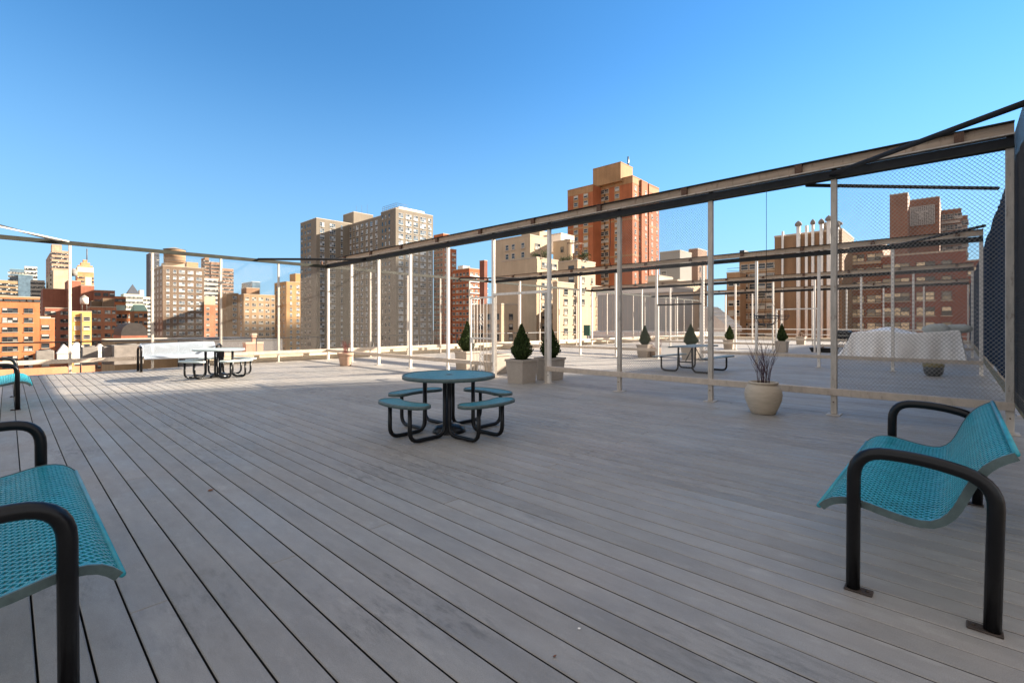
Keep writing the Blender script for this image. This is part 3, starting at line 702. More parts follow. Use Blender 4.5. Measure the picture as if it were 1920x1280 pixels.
# black trough
tr = thing('trough_planter', 'low black trough planter with a few stems behind the second fence', 'planter', (*at(1541, 23.6), 0), R(80))
b = MB(); vs = [(-.42, -.12, 0), (.42, -.12, 0), (.42, .12, 0), (-.42, .12, 0), (-.52, -.17, .22), (.52, -.17, .22), (.52, .17, .22), (-.52, .17, .22), (-.48, -.14, .22), (.48, -.14, .22), (.48, .14, .22), (-.48, .14, .22), (-.46, -.13, .16), (.46, -.13, .16), (.46, .13, .16), (-.46, .13, .16)]
fs = [(0, 3, 2, 1), (12, 13, 14, 15)]
for k in range(4):
    l = (k + 1) % 4; fs += [(k, l, 4 + l, 4 + k), (4 + k, 4 + l, 8 + l, 8 + k), (8 + k, 8 + l, 12 + l, 12 + k)]
b.add(vs, fs, M_grill); b.build('trough', tr)
t_ = twigs(8, .30, .10, M_dry, 9, .012).build('stems', tr); t_.location = (0, 0, .15)
# hanging wire baskets
def basket(label, v, u, ztop, dia, zh):
    root = thing('hanging_basket', label, 'hanging basket', (v, u, 0)); r = dia / 2; b = MB()
    for zz, rr in ((ztop, r), (ztop - .045, r * .99), (ztop - r * .75, r * .62)): b.tube([(rr * math.cos(a), rr * math.sin(a), zz) for a in [2 * math.pi * k / 28 for k in range(28)]], .006, M_grill, 5, closed=True)
    for k in range(10):
        a = 2 * math.pi * k / 10; b.tube([(r * math.cos(t) * math.cos(a), r * math.cos(t) * math.sin(a), ztop - r * .95 * math.sin(t)) for t in [j * .26 for j in range(7)]], .0035, M_grill, 4)
    b.build('wire_bowl', root)
    b = MB()
    for k in range(3): a = 2 * math.pi * k / 3 + .4; b.tube([(r * math.cos(a), r * math.sin(a), ztop), (0, 0, ztop + .45)], .0025, M_grill, 4)
    b.tube([(0, 0, ztop + .45), (0, 0, zh)], .004, M_beam, 4); b.build('hanging_wire', root)
basket('black wire basket hung on a long wire from the nearest fence beam', V1, Ul(1437, V1), 1.535, .37, 3.63)
basket('brown wire basket hung from the second fence beam, above the yellow-green conifer', V2 + .05, Ul(1468, V2), 1.70, .36, 3.63)
# green box on a fence post
b = MB(); b.box(-.09, .0, -.17, .17, 0, .48, M_green, .01); b.box(-.095, -.0905, -.13, .13, .05, .43, mat('dark_green_door', (.015, .07, .04), rough=.4)); o = b.build('utility_box'); o.location = (V2 - .045, Ul(1103, V2), .88); tag(o, 'small green box fixed to a white post of the second fence', 'utility box')
# dangling cable
b = MB(); b.tube([(V1 - .03, Ul(1146, V1), 3.62), (V1 - .035, Ul(1146, V1), 3.1), (V1 - .05, Ul(1144, V1), 2.75), (V1 - .03, Ul(1148, V1), 2.6)], .006, M_grill, 5); tag(b.build('cable'), 'loose black cable dangling from the fence beam before the red tower', 'cable')
# barbecue grill
gr = thing('barbecue_grill', 'black barbecue grill with lid left of the tarpaulin heap', 'grill', (*at(1579, 24.5), 0), R(75))
b = MB(); b.lathe([(0, .62), (.0, .62), (.30, .64), (.34, .78), (.34, .80)], M_grill, 20); b.box(-.42, .42, -.3, .3, .80, .84, M_wire); b.build('fire_box', gr)
b = MB(); b.box(-.40, .40, -.28, .28, .842, 1.08, M_grill, .08); b.tube([(-.25, -.31, .95), (.25, -.31, .95)], .015, M_wire, 6); b.build('lid', gr)
for x in (-.35, .35):
    for y in (-.25, .25): b = MB(); b.tube([(x, y, .05), (x, y, .80)], .02, M_grill, 6); b.build('leg', gr)
b = MB(); b.tube([(-.36 + .0, .10 * math.cos(a) - .25, .10 + .09 * math.sin(a)) for a in [2 * math.pi * k / 16 for k in range(16)]], .018, M_grill, 6, closed=True)
b.tube([(.36, .10 * math.cos(a) - .25, .10 + .09 * math.sin(a)) for a in [2 * math.pi * k / 16 for k in range(16)]], .018, M_grill, 6, closed=True); b.build('wheel', gr)
# dark folded chair by the grill
ch = thing('folding_chair', 'dark folding chair standing behind the barbecue grill', 'chair', (*at(1572, 27.0), 0), R(40))
b = MB(); b.box(-.22, .22, .18, .22, .45, 1.25, M_grill, .01); b.build('backrest', ch); b = MB(); b.box(-.22, .22, -.22, .18, .42, .45, M_grill, .01); b.build('seat', ch)
for x in (-.2, .2):
    for y0, y1 in ((-.2, .15), (.2, -.15)): b = MB(); b.tube([(x, y0, .42), (x, y1, 0)], .014, M_grill, 6); b.build('leg', ch)

# ------------------------------------------------------------------ tarpaulin heap
th = thing('covered_furniture', 'heap of furniture under a wrinkled white tarpaulin behind the second fence', 'covered furniture', (0, 0, 0))
ta, tb, tc_, td = 23.6, 26.7, -.55, 3.85
def tarp_h(s_, t_):
    h0 = 1.04 + .19 * math.exp(-((t_ - .60) / .15) ** 2) + .10 * math.exp(-((t_ - .15) / .2) ** 2) * (1 - s_) - .18 * max(0, t_ - .82) / .18
    h0 += .04 * math.sin(9 * t_ + 3 * s_) + .025 * math.sin(19 * t_ - 6 * s_ + 2 * math.sin(5 * t_)) + .02 * math.sin(14 * s_ + 5 * t_)
    return h0
b = MB(); n1, n2 = 90, 120; vs = []; fs = []
for i in range(n1 + 1):
    for j in range(n2 + 1):
        s_, t_ = i / n1, j / n2; S_, T_ = (s_ - .5) * 2, (t_ - .5) * 2
        ks = max(0, (abs(S_) - .80) / .20); tl = .86 if T_ < 0 else .74; kt = max(0, (abs(T_) - tl) / (1 - tl)); k = max(ks, kt)
        hh = tarp_h(s_, t_) * (1 - k ** (1.0 if T_ < .7 or ks > kt else .8))
        hh -= .05 * math.exp(-((k - .0) / .12) ** 2) * .5
        ang = t_ * 14 if ks >= kt else s_ * 11 + 5
        fold = (.055 * math.sin(ang * 1.3 + 1.6 * math.sin(ang * .7)) + .03 * math.sin(ang * 3.1 + 2 * math.sin(ang * .5))) * k
        X = S_ * .90 if ks == 0 else math.copysign(.72 + .10 * ks + fold, S_)
        Y = T_ * .94 if kt == 0 else math.copysign(tl * .94 + (.05 if T_ < 0 else .22) * kt + fold * .5, T_)
        if k > .9: hh += .012 * (1 + math.sin(ang * 2.3))
        vs.append(((ta + tb) / 2 + (tb - ta) / 2 * X, (tc_ + td) / 2 + (td - tc_) / 2 * Y, max(.012, hh)))
for i in range(n1):
    for j in range(n2): a = i * (n2 + 1) + j; fs.append((a, a + n2 + 1, a + n2 + 2, a + 1))
b.add(vs, fs, M_tarp, True); o = b.build('tarpaulin', th)
so = o.modifiers.new('thick', 'SOLIDIFY'); so.thickness = .008
ss = o.modifiers.new('sub', 'SUBSURF'); ss.levels = 1; ss.render_levels = 1
rl_ = thing('rolled_cover', 'pair of rolled grey-green covers lying on the tarpaulin heap', 'rolled cover', (24.6, .72, 1.03))
for (y0, y1, r_) in ((-1.17, -.28, .19), (-.52, .22, .20)):
    P = []; rr = []
    for k in range(15):
        t = k / 14; P.append((.10 * math.sin(3 * t) + (.22 if r_ < .195 else -.20), y0 + (y1 - y0) * t, r_ * .95 + .02 * math.sin(6 * t))); rr.append(r_ * (math.sin(math.pi * min(max(t, .03), .97)) ** .35) * (1 + .06 * math.sin(11 * t)))
    b = MB(); b.tube(P, rr, M_roll, 18); b.build('roll', rl_)

# ------------------------------------------------------------------ buildings
WC = {}
def win_mesh(w_, h_, style):
    key = (round(w_, 2), round(h_, 2), style)
    if key in WC: return WC[key]
    b = MB(); fr, gl = {'pale': (M_frameL, G_mix), 'dark': (M_frameD, G_dark), 'ac': (M_frameL, G_sky), 'warm': (M_frameD, G_warm), 'band': (M_frameL, G_dark), 'plain': (M_frameD, G_mix), 'punch': (M_frameD, G_dark)}[style]
    n = max(1, round(w_ / 1.1)); t = .07 if style != 'band' else .10
    for k in range(n):
        a, c = -w_ / 2 + w_ * k / n, -w_ / 2 + w_ * (k + 1) / n; zm = h_ * .5
        for z0, z1 in ((0, zm), (zm, h_)):
            b.add([(a + .02, -.012, z0), (c - .02, -.012, z0), (c - .02, -.012, z1), (a + .02, -.012, z1)], [(0, 1, 2, 3)], gl)
        if k: b.box(a - t / 2, a + t / 2, -.045, 0, t, h_ - t, fr)
    b.box(-w_ / 2 + t, w_ / 2 - t, -.040, 0, h_ * .5 - t / 2, h_ * .5 + t / 2, fr)
    b.box(-w_ / 2, -w_ / 2 + t, -.06, 0, t, h_ - t, fr); b.box(w_ / 2 - t, w_ / 2, -.06, 0, t, h_ - t, fr)
    b.box(-w_ / 2, w_ / 2, -.06, 0, h_ - t, h_, fr); b.box(-w_ / 2, w_ / 2, -.06, 0, 0, t, fr)
    b.box(-w_ / 2 - .1, w_ / 2 + .1, -.14, 0, -.14, -.002, M_sill if style in ('pale', 'plain', 'warm') else fr)
    if style == 'ac': b.box(-.38, .38, -.12, 0, -.62, -.142, M_ac)
    WC[key] = b; return b
class Bld:
    def __init__(s, name, label, cat, col, coping=None, zb=-44.95):
        s.o = thing(name, label, cat); s.wm = col; s.wins = []; s.w = MB(); s.c = MB(); s.cm = coping or M_sill; s.zb = zb; s.n = 0
    def vol(s, xl, xc, xr, yt, b, dl=12.0, dr=12.0, zb=None, v0=None, u0=None, cop=True, m=None, zt=None):
        """corner seen in column xc at depth b; left face reaches column xl, right face column xr"""
        if v0 is not None: x0, y0 = v0, Ul(xc, v0)
        elif u0 is not None: x0, y0 = Vl(xc, u0), u0
        else: x0, y0 = at(xc, b)
        s.n += 1; e = .017 * s.n
        z1 = zat(yt, depth(x0, y0)) if zt is None else zt
        y1 = Ul(xl, x0) if xl is not None else y0 + dl
        x1 = Vl(xr, y0) if xr is not None else x0 + dr
        if x1 <= x0: x1 = x0 + dr
        z0 = s.zb if zb is None else zb
        s.w.box(x0 + e, x1 - e, y0 + e, y1 - e, z0, z1 - e, m or s.wm)
        if cop:
            c = MB(); c.box(x0 - .05 + e, x1 + .05 - e, y0 - .05 + e, y1 + .05 - e, z1 - e + .002, z1 - e + .25, s.cm); c.build('coping', s.o)
        return (x0 + e, x1 - e, y0 + e, y1 - e, z0, z1 - e)
    def win(s, v, face, cols, pitch, h_, n, top=1.0, style='pale', skip=0.0):
        x0, x1, y0, y1, z0, z1 = v
        for k in range(n):
            z = z1 - top - h_ - pitch * k
            if z < z0 + .5: break
            for fr, w_ in cols:
                if skip and random.random() < skip: continue
                if face == 'L': s.wins.append((x0, y1 + (y0 - y1) * fr, z, R(-90), w_, h_, style))
                else: s.wins.append((x0 + (x1 - x0) * fr, y0, z, 0.0, w_, h_, style))
        return s
    def strip(s, name, v, face, f0, f1, z0, z1, m, proud=.10):
        x0, x1, y0, y1, _, _ = v; b = MB()
        if face == 'L': ya, yb = sorted((y1 + (y0 - y1) * f0, y1 + (y0 - y1) * f1)); b.box(x0 - proud, x0 - .002, ya, yb, z0, z1, m)
        else: b.box(x0 + (x1 - x0) * f0, x0 + (x1 - x0) * f1, y0 - proud, y0 - .002, z0, z1, m)
        return b.build(name, s.o)
    def done(s):
        if s.w.v: s.w.build('wall', s.o)
        s.wins.sort(key=lambda q: -(q[4] * q[5]) / max(depth(q[0], q[1]), 1) ** 2 + (5 if q[2] < -14 else 0))
        protos = {}
        for q in s.wins[:100]:
            key = (round(q[4], 2), round(q[5], 2), q[6])
            if key not in protos:
                protos[key] = win_mesh(*q[4:]).build('window', s.o); o = protos[key]
            else:
                o = protos[key].copy(); C.objects.link(o); o.parent = s.o
            o.location = q[:3]; o.rotation_euler = (0, 0, q[3])
        if len(s.wins) > 100:
            b = MB()
            for q in s.wins[100:]:
                m_ = win_mesh(*q[4:]); mx = Matrix.Translation(q[:3]) @ Matrix.Rotation(q[3], 4, 'Z'); off = len(b.v)
                b.v += [tuple(mx @ Vector(p)) for p in m_.v]; b.f += [tuple(i + off for i in f) for f in m_.f]
                b.mi += [b._m(m_.mats[k]) for k in m_.mi]; b.sm += m_.sm
            tag(b.build('window', s.o), kind='stuff')
        return s.o
def even(n, w_, a=0.0, b=1.0): return [(a + (b - a) * (k + .5) / n, w_) for k in range(n)]
def tank(label, x, b_, yb, yt, wpx, m=M_wood, legs=0):
    """rooftop water tank: staved drum, conical roof, legs"""
    px, py = at(x, b_); zb_, zt_ = zat(yb, b_), zat(yt, b_); r_ = wpx / 2 * b_ / F
    o = thing('water_tank', label, 'water tank', (px, py, zb_)); h_ = zt_ - zb_; lg = h_ * legs; rf_ = h_ * .16
    b = MB(); b.lathe([(0, lg), (r_, lg), (r_, h_ - rf_), (r_ * .98, h_ - rf_)], m, 20); b.build('drum', o)
    b = MB(); b.lathe([(r_ * 1.08, h_ - rf_), (r_ * .12, h_ - .01), (0, h_)], M_roofgrey, 20); b.build('conical_roof', o)
    if legs:
        for k in range(4):
            a = R(45 + 90 * k); b = MB(); b.tube([(r_ * .75 * math.cos(a), r_ * .75 * math.sin(a), 0), (r_ * .75 * math.cos(a), r_ * .75 * math.sin(a), lg)], r_ * .08, M_frameD, 6); b.build('leg', o)
    b = MB()
    for k in range(4): z = lg + (h_ - rf_ - lg) * (k + .5) / 4; b.tube([(r_ * 1.015 * math.cos(a), r_ * 1.015 * math.sin(a), z) for a in [2 * math.pi * j / 20 for j in range(20)]], r_ * .02, M_frameD, 4, closed=True)
    b.build('hoops', o)
    return o
B_orange = brick('orange_brick', (0.42, 0.165, 0.075)); B_red = brick('red_brown_brick', (0.29, 0.120, 0.080)); B_yel = brick('yellow_brick', (0.55, 0.36, 0.14))
B_pink = brick('pink_stone', (0.42, 0.27, 0.20)); B_cream = brick('cream_brick', (0.46, 0.375, 0.275), var=.10); B_tan = brick('tan_brick', (0.34, 0.24, 0.145)); B_dk = brick('dark_brown_brick', (0.155, 0.108, 0.075))
B_grey = brick('beige_grey_brick', (0.205, 0.186, 0.158), var=.08); B_tower = brick('rust_red_brick', (0.36, 0.125, 0.06)); B_ochre = brick('ochre_brick', (0.36, 0.22, 0.12))
B_maroon = brick('maroon_brick', (0.215, 0.09, 0.064)); B_brown = brick('plain_brown_brick', (0.24, 0.16, 0.10)); B_glass = mat('blue_curtain_glass', (0.10, 0.16, 0.22), rough=.15, var=.35, scale=.25)
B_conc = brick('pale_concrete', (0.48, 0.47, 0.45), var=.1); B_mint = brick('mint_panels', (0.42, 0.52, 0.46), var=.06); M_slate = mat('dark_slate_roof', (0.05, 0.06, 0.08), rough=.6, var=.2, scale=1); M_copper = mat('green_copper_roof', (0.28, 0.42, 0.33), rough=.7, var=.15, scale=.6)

# --- left skyline
B = Bld('apartment_building', 'orange brick apartment block at the left edge of the skyline', 'building', B_orange)
v = B.vol(None, -70, 75, 554, 120, dl=14); fx = lambda px: (Vl(px, v[2]) - v[0]) / (v[1] - v[0])
B.win(v, 'R', [(fx(-40), 1.9), (fx(19), 2.9), (fx(53.5), 1.7)], 2.55, 1.35, 9, 2.9, 'plain')
B.win(v, 'R', [(fx(x), 1.6) for x in (-20, 0, 13, 30, 44, 56, 68)], 3, .55, 1, .5, 'punch')
v2 = B.vol(None, 75.3, 103, 597, 120, u0=v[2], dl=13)
B.win(v2, 'R', [(.36, 1.6)], 2.55, 1.3, 7, 1.7, 'plain'); B.done()
B = Bld('rooftop_hut', 'small white hut on the roof step of the orange block', 'rooftop hut', mat('white_stucco', (.72, .70, .66), rough=.8), zb=zat(603, 131)); B.vol(None, 73, 95, 594.5, 131, dl=5); B.done()
B = Bld('apartment_building', 'wide red-brown brick complex with stepped roofs behind the orange block', 'building', B_red)
for xl_, xr_, yt_ in ((80, 128, 541), (127, 152, 526), (151.5, 177, 535), (176.5, 216, 544)): vv = B.vol(None, xl_, xr_, yt_, 196, dl=16)
B.win(vv, 'R', [(.15, 2.0), (.55, 1.6), (.85, 1.6)], 2.9, 1.2, 2, .9, 'punch')
vf = B.vol(None, 84, 136, 577, 176, dl=10); B.win(vf, 'R', [(.10, 1.6), (.28, 1.6), (.62, 1.0), (.76, 1.7), (.93, 1.0)], 2.95, 1.25, 8, 1.1, 'plain')
vf = B.vol(None, 168, 219, 575, 176, dl=10, m=brick('light_red_brick', (.36, .16, .095))); B.win(vf, 'R', [(.14, 1.7), (.34, 1.0), (.66, 1.7), (.9, 1.0)], 2.95, 1.25, 8, 1.1, 'plain')
vt = B.vol(None, 171, 192, 563, 181, dl=6, zb=zat(577, 180), m=B_dk, cop=False); B.vol(None, 192, 215, 558, 181, dl=6, zb=zat(577, 180), m=B_dk, cop=False); B.done()
B = Bld('apartment_building', 'narrow yellow brick building below the small white water tank', 'building', B_yel)
v = B.vol(None, 135, 172, 584, 150, dl=12); B.win(v, 'R', [(.27, 1.6), (.75, 1.6)], 2.9, 1.3, 6, 1.6, 'pale'); B.strip('fire_escape', v, 'R', .42, .5, v[5] - 12, v[5] - .5, M_frameD, .6); B.done()
tank('small white water tank on legs above the yellow brick building', 158, 153, 583, 553, 12, M_white, .45)
B = Bld('skyscraper', 'tall pink stone tower with cream base at far left', 'skyscraper', B_pink)
v = B.vol(86, 97, 131, 469, 450); t1 = B.vol(None, 97, 116, 458, 452, dl=14, zb=v[5] - 1)
B.win(v, 'R', even(4, 5.2), 4.2, 1.9, 17, 2, 'punch'); B.win(v, 'L', even(2, 4.5), 4.2, 1.9, 17, 2, 'punch')
B.vol(86, 100, 135, 506, 430, m=B_cream); B.done()
B = Bld('office_tower', 'blue glass office tower at the left edge behind the orange block', 'skyscraper', B_glass, coping=M_copper)
v = B.vol(None, 18, 46, 504, 520, dl=20); B.vol(None, 34, 62, 515, None, u0=v[2] - 6, dl=20); B.win(v, 'R', even(5, 5), 4, 2.2, 16, 3, 'band'); B.done()
B = Bld('office_tower', 'white gridded tower between the blue glass tower and the pink tower', 'skyscraper', B_conc)
v = B.vol(None, 46, 70, 499, 560, dl=20); B.win(v, 'R', even(5, 2.2), 4.6, 2.4, 12, 2, 'punch'); B.done()
B = Bld('office_tower', 'low white banded tower directly left of the pink stone tower', 'office tower', B_conc); v = B.vol(None, 58, 84, 525, 480, dl=20); B.win(v, 'R', even(3, 4.2), 4.2, 1.8, 8, 2, 'punch'); B.done()
B = Bld('apartment_building', 'low tan block at the far left edge of the skyline', 'building', B_tan)
v = B.vol(None, -30, 17, 524, 350, dl=20); B.win(v, 'R', even(6, 3.5), 3.4, 2.0, 9, 2, 'punch'); v = B.vol(None, 16.0, 33, 527, None, u0=v[2] + .02, dl=20); B.win(v, 'R', even(3, 2.5), 3.4, 2.0, 9, 2, 'punch'); B.done()
B = Bld('skyscraper', 'brown tower with stepped crown and mint band left of the pyramid roof', 'skyscraper', brick('warm_brown_stone', (.42, .24, .13)))
v = B.vol(None, 145, 176, 510, 480, dl=18); B.win(v, 'R', even(5, 2.4), 3.8, 1.8, 12, 4.5, 'punch')
c1 = B.vol(None, 145.3, 175.7, 500, 479.8, dl=17.5, zb=v[5] + .3, m=B_mint); c2 = B.vol(None, 147, 174, 497, 481, dl=15, zb=c1[5] + .3); c2 = B.vol(None, 152, 169, 492, 483, dl=12, zb=c2[5] + .3); c3 = B.vol(None, 156, 164, 487, 485, dl=8, zb=c2[5] + .3)
b = MB(); b.tube([(c3[0] + 3, c3[2] + 3, c3[5]), (c3[0] + 3, c3[2] + 3, c3[5] + 12)], .5, M_frameD, 5); b.build('mast', B.o)
B.vol(None, 160, 172, 519, 460, dl=10, m=B_mint); B.done()
tank('grey water tank left of the brown tower with the stepped crown', 138, 400, 527, 503, 11, M_roofgrey, .4)
B = Bld('skyscraper', 'pale tower topped by a dark slate pyramid', 'skyscraper', B_mint)
v = B.vol(None, 232, 268, 551, 400, dl=16); xa, xb = Vl(238.5, v[2]), Vl(262, v[2]); ya, yb = v[2] + .5, v[2] + (xb - xa); zt_ = zat(532, 405)
b = MB(); b.add([(xa, ya, v[5] + .3), (xb, ya, v[5] + .3), (xb, yb, v[5] + .3), (xa, yb, v[5] + .3), ((xa + xb) / 2, (ya + yb) / 2, zt_)], [(0, 1, 4), (1, 2, 4), (2, 3, 4), (3, 0, 4), (3, 2, 1, 0)], M_slate); b.build('pyramid_roof', B.o)
B.win(v, 'R', even(5, 3), 4, 2, 6, 2, 'band'); B.done()
B = Bld('apartment_building', 'small brick building with green copper roof right of the pyramid', 'building', brick('warm_brick', (.38, .18, .09)), coping=M_copper)
v = B.vol(None, 251, 277, 583, 192, dl=9); B.win(v, 'R', even(3, 1.2), 3, 1.5, 5, 1.0, 'punch'); zt_ = zat(571, 194)
b = MB(); b.add([(v[0], v[2], v[5] + .26), (v[1], v[2], v[5] + .26), (v[1], v[3], v[5] + .26), (v[0], v[3], v[5] + .26), (v[0] + .6, v[2] + 3, zt_), (v[1] - .6, v[2] + 3, zt_), (v[1] - .6, v[3] - 3, zt_), (v[0] + .6, v[3] - 3, zt_)], [(0, 1, 5, 4), (1, 2, 6, 5), (2, 3, 7, 6), (3, 0, 4, 7), (4, 5, 6, 7)], M_copper); b.build('roof', B.o); B.done()
B = Bld('apartment_building', 'little orange brick block with roof clutter under the pyramid tower', 'building', B_orange)
v = B.vol(None, 214, 236, 556, 230, dl=10); B.win(v, 'R', even(3, 1.6), 3, 1.4, 2, .9, 'punch'); v = B.vol(None, 217, 250, 582, 205, dl=12); B.win(v, 'R', even(3, 1.7), 3, 1.6, 5, 1.6, 'plain'); B.vol(None, 217, 235, 572, 207, dl=6, zb=v[5], m=B_mint); B.done()
B = Bld('apartment_building', 'pale hazy block low on the horizon between the pyramid tower and the dark brown block', 'building', B_conc)
v = B.vol(None, 252, 283, 556, 420, dl=18); B.win(v, 'R', even(4, 2.4), 3.6, 1.7, 9, 2, 'punch'); B.vol(None, 262, 270, 544, 425, dl=8, zb=v[5]); B.done()
B = Bld('apartment_building', 'far grey-brown block seen low between the brown towers and the tan brick block', 'building', brick('far_grey_brown', (.30, .25, .21)))
v = B.vol(None, 430, 470, 566, 430, dl=18); B.win(v, 'R', even(5, 2.4), 3.6, 1.7, 9, 2, 'punch'); B.done()
# mansard shed, dark
ms = thing('arched_roof_house', 'low house with a dark arched roof left of the dark brown block', 'building')
mx0, mu = at(227, 130); mx1 = Vl(277, mu); b = MB(); n = 14; zb0 = zat(640, 130); zt_ = zat(605, 130); vs = []
for k in range(n + 1):
    a = math.pi * k / n; xx = (mx0 + mx1) / 2 - (mx1 - mx0) / 2 * math.cos(a); zz = zb0 + 1.6 + (zt_ - zb0 - 1.6) * math.sin(a) ** .8; vs += [(xx, mu, zz), (xx, mu + 14, zz)]
fs = [(2 * k, 2 * k + 2, 2 * k + 3, 2 * k + 1) for k in range(n)] + [tuple(2 * k for k in range(n, -1, -1)), tuple(2 * k + 1 for k in range(n + 1))]
b.add(vs, fs, mat('dark_shingles', (.032, .026, .024), rough=.8, var=.3, scale=2)); b.build('arched_roof', ms); b = MB(); b.box(mx0, mx1, mu + .02, mu + 13.9, -44.9, zb0 + 1.59, B_red); b.build('wall', ms)
# --- dark brown block with the wooden tank
B = Bld('apartment_building', 'dark brown brick block under the large wooden water tank', 'building', B_dk)
v = B.vol(282, 305, 383, 498, 220)
B.win(v, 'R', [(.12, 1.3), (.28, 1.3), (.45, 2.4), (.66, 2.4), (.87, 2.4)], 2.92, 1.5, 15, 1.5, 'ac'); B.win(v, 'L', even(4, 1.4), 2.92, 1.4, 15, 1.5, 'ac')
B.vol(None, 310, 346, 492, 226, dl=9, zb=v[5], m=B_cream); B.done()
B = Bld('skyscraper', 'slim dark grey tower just left of the large wooden water tank', 'skyscraper', brick('slate_grey_stone', (.06, .07, .095)))
v = B.vol(None, 281, 299, 474, 520, dl=20); B.win(v, 'R', even(3, 2.2), 3.8, 1.8, 18, 2, 'punch'); B.done()
tank('large wooden water tank on top of the dark brown block', 327.5, 230, 492.5, 464, 34)
B = Bld('skyscraper', 'cluster of tall brown towers behind the dark brown block', 'skyscraper', brick('dusky_brown_stone', (.26, .17, .12)))
for a, c, e, yt_, bb in ((377, 384, 392, 483, 480), (391, 396, 415, 491, 490), (414, 417, 438, 503, 470)):
    v = B.vol(a, c, e, yt_, bb); B.win(v, 'R', even(3, 3.5), 3.5, 1.7, 22, 2.5, 'punch'); B.win(v, 'L', even(1, 3), 3.5, 1.7, 22, 2.5, 'punch')
B.vol(346, 350, 372, 491, 470, m=B_tan); B.done()
B = Bld('apartment_building', 'white banded apartment block peeping over the dark brown block', 'building', B_conc)
v = B.vol(None, 379, 409, 521, 350, dl=14); B.win(v, 'R', even(5, 2.2), 3.4, 1.6, 12, 1.5, 'punch'); B.done()
B = Bld('apartment_building', 'salmon brick building right of the dark brown block', 'building', brick('salmon_brick', (.42, .19, .115)))
v = B.vol(None, 379, 425, 571, 262, dl=14); B.win(v, 'R', [(.23, 1.6), (.60, 1.6), (.92, 1.6)], 2.95, 1.5, 9, 1.4, 'pale')
B.vol(None, 383, 404, 556, 268, dl=8, zb=v[5], m=B_cream); B.done()
B = Bld('apartment_building', 'tan brick block with a bulkhead between the salmon building and the tall beige block', 'building', B_tan)
w1 = B.vol(None, 424, 447.5, 549.5, 236, dl=14); v = B.vol(447, 457, 516, 551.5, 230)
B.win(w1, 'R', [(.68, 1.9)], 2.92, 1.4, 11, 1.3, 'ac'); B.win(v, 'R', [(.1, 1.7), (.32, 1.9), (.54, 2.1), (.75, 1.9), (.93, 1.5)], 2.92, 1.5, 11, 1.3, 'pale'); B.win(v, 'L', [(.5, 2.0)], 2.92, 1.4, 11, 1.3, 'ac')
B.vol(452, 462, 487, 539.5, 238, zb=v[5], m=brick('bulkhead_brown', (.26, .17, .11))); B.done()
B = Bld('office_tower', 'pale blue glass box behind the tan brick block', 'skyscraper', B_glass, coping=M_white)
v = B.vol(453, 473, 488, 528, 420); B.win(v, 'L', even(4, 5), 3.6, 2.4, 4, 1.5, 'band'); B.done()
B = Bld('apartment_building', 'tan brick block half in shadow left of the tall beige block', 'building', brick('golden_brick', (.40, .25, .115)))
v = B.vol(514.5, 537, 590, 528, 245); B.win(v, 'R', [(.16, 1.1), (.40, 1.7), (.60, 1.2), (.8, 1.2)], 2.95, 1.4, 12, 1.5, 'ac'); B.win(v, 'L', [(.2, 1.3), (.5, 1.3), (.8, 1.3)], 2.95, 1.4, 12, 1.5, 'plain')
B.vol(None, 554, 580, 513, 262, dl=8, zb=v[5]); B.done()

# --- the big beige block
B = Bld('apartment_building', 'biggest beige apartment block left of centre, stepped in plan', 'building', B_grey, coping=brick('pale_coping', (.5, .45, .38), var=.05))
v = B.vol(714, 742, 812, 390.5, 195); x0_, y0_ = v[0], v[2]
B.win(v, 'R', [(.13, 2.3), (.33, 3.0), (.52, 2.3), (.72, 3.0), (.91, 1.7)], 2.85, 1.95, 20, 1.5, 'ac'); B.win(v, 'L', [(.12, 1.1), (.33, 1.1), (.58, 1.1)], 2.85, 1.7, 20, 1.5, 'plain')
ui = Ul(655, x0_ + .6); m_ = B.vol(654, 714.3, 760, 404.5, None, v0=x0_ + .6)
B.win(m_, 'L', [(.06, 1.6), (.17, 1.1), (.28, 2.3), (.43, 2.2), (.58, 1.7), (.72, 2.1), (.87, 1.8)], 2.85, 1.95, 20, 1.3, 'ac')
wg = B.vol(563, 593, 690, 408.5, None, u0=ui)
ln = m_[0] - wg[0]; tot = wg[1] - wg[0]; k_ = ln / tot
B.win(wg, 'R', [(.17 * k_, 2.1), (.48 * k_, 2.8), (.76 * k_, 1.0)], 2.85, 1.95, 20, 1.4, 'ac'); B.win(wg, 'L', [(.10, 1.5), (.32, 1.1), (.5, 1.1), (.62, 1.1)], 2.85, 1.7, 20, 1.5, 'plain')
bh = B.vol(643, 663, 700, 397, None, v0=x0_ + 6, zb=m_[5] - 2); ph = B.vol(None, 748, 796, 386.5, 199, dl=8, zb=v[5], m=mat('white_stucco', (.7, .68, .64)), cop=False)
b = MB()
for z in (.8, 1.6, 2.4): b.tube([(v[0] + .5, v[3] - .5, v[5] + z), (v[0] + .5, v[2] + .5, v[5] + z), (v[0] + 6, v[2] + .5, v[5] + z)], .06, M_frameD, 4)
for k in range(8): b.tube([(v[0] + .5, v[2] + .5 + (v[3] - v[2] - 1) * k / 7, v[5]), (v[0] + .5, v[2] + .5 + (v[3] - v[2] - 1) * k / 7, v[5] + 2.4)], .06, M_frameD, 4)
b.build('roof_railing', B.o)
b = MB()
for k in range(3): b.tube([(bh[0] + 3 + 3 * k, bh[2] + 3, bh[5]), (bh[0] + 3 + 3 * k, bh[2] + 3, bh[5] + 4 + k)], .05, M_frameD, 4)
b.build('antenna', B.o); B.done()
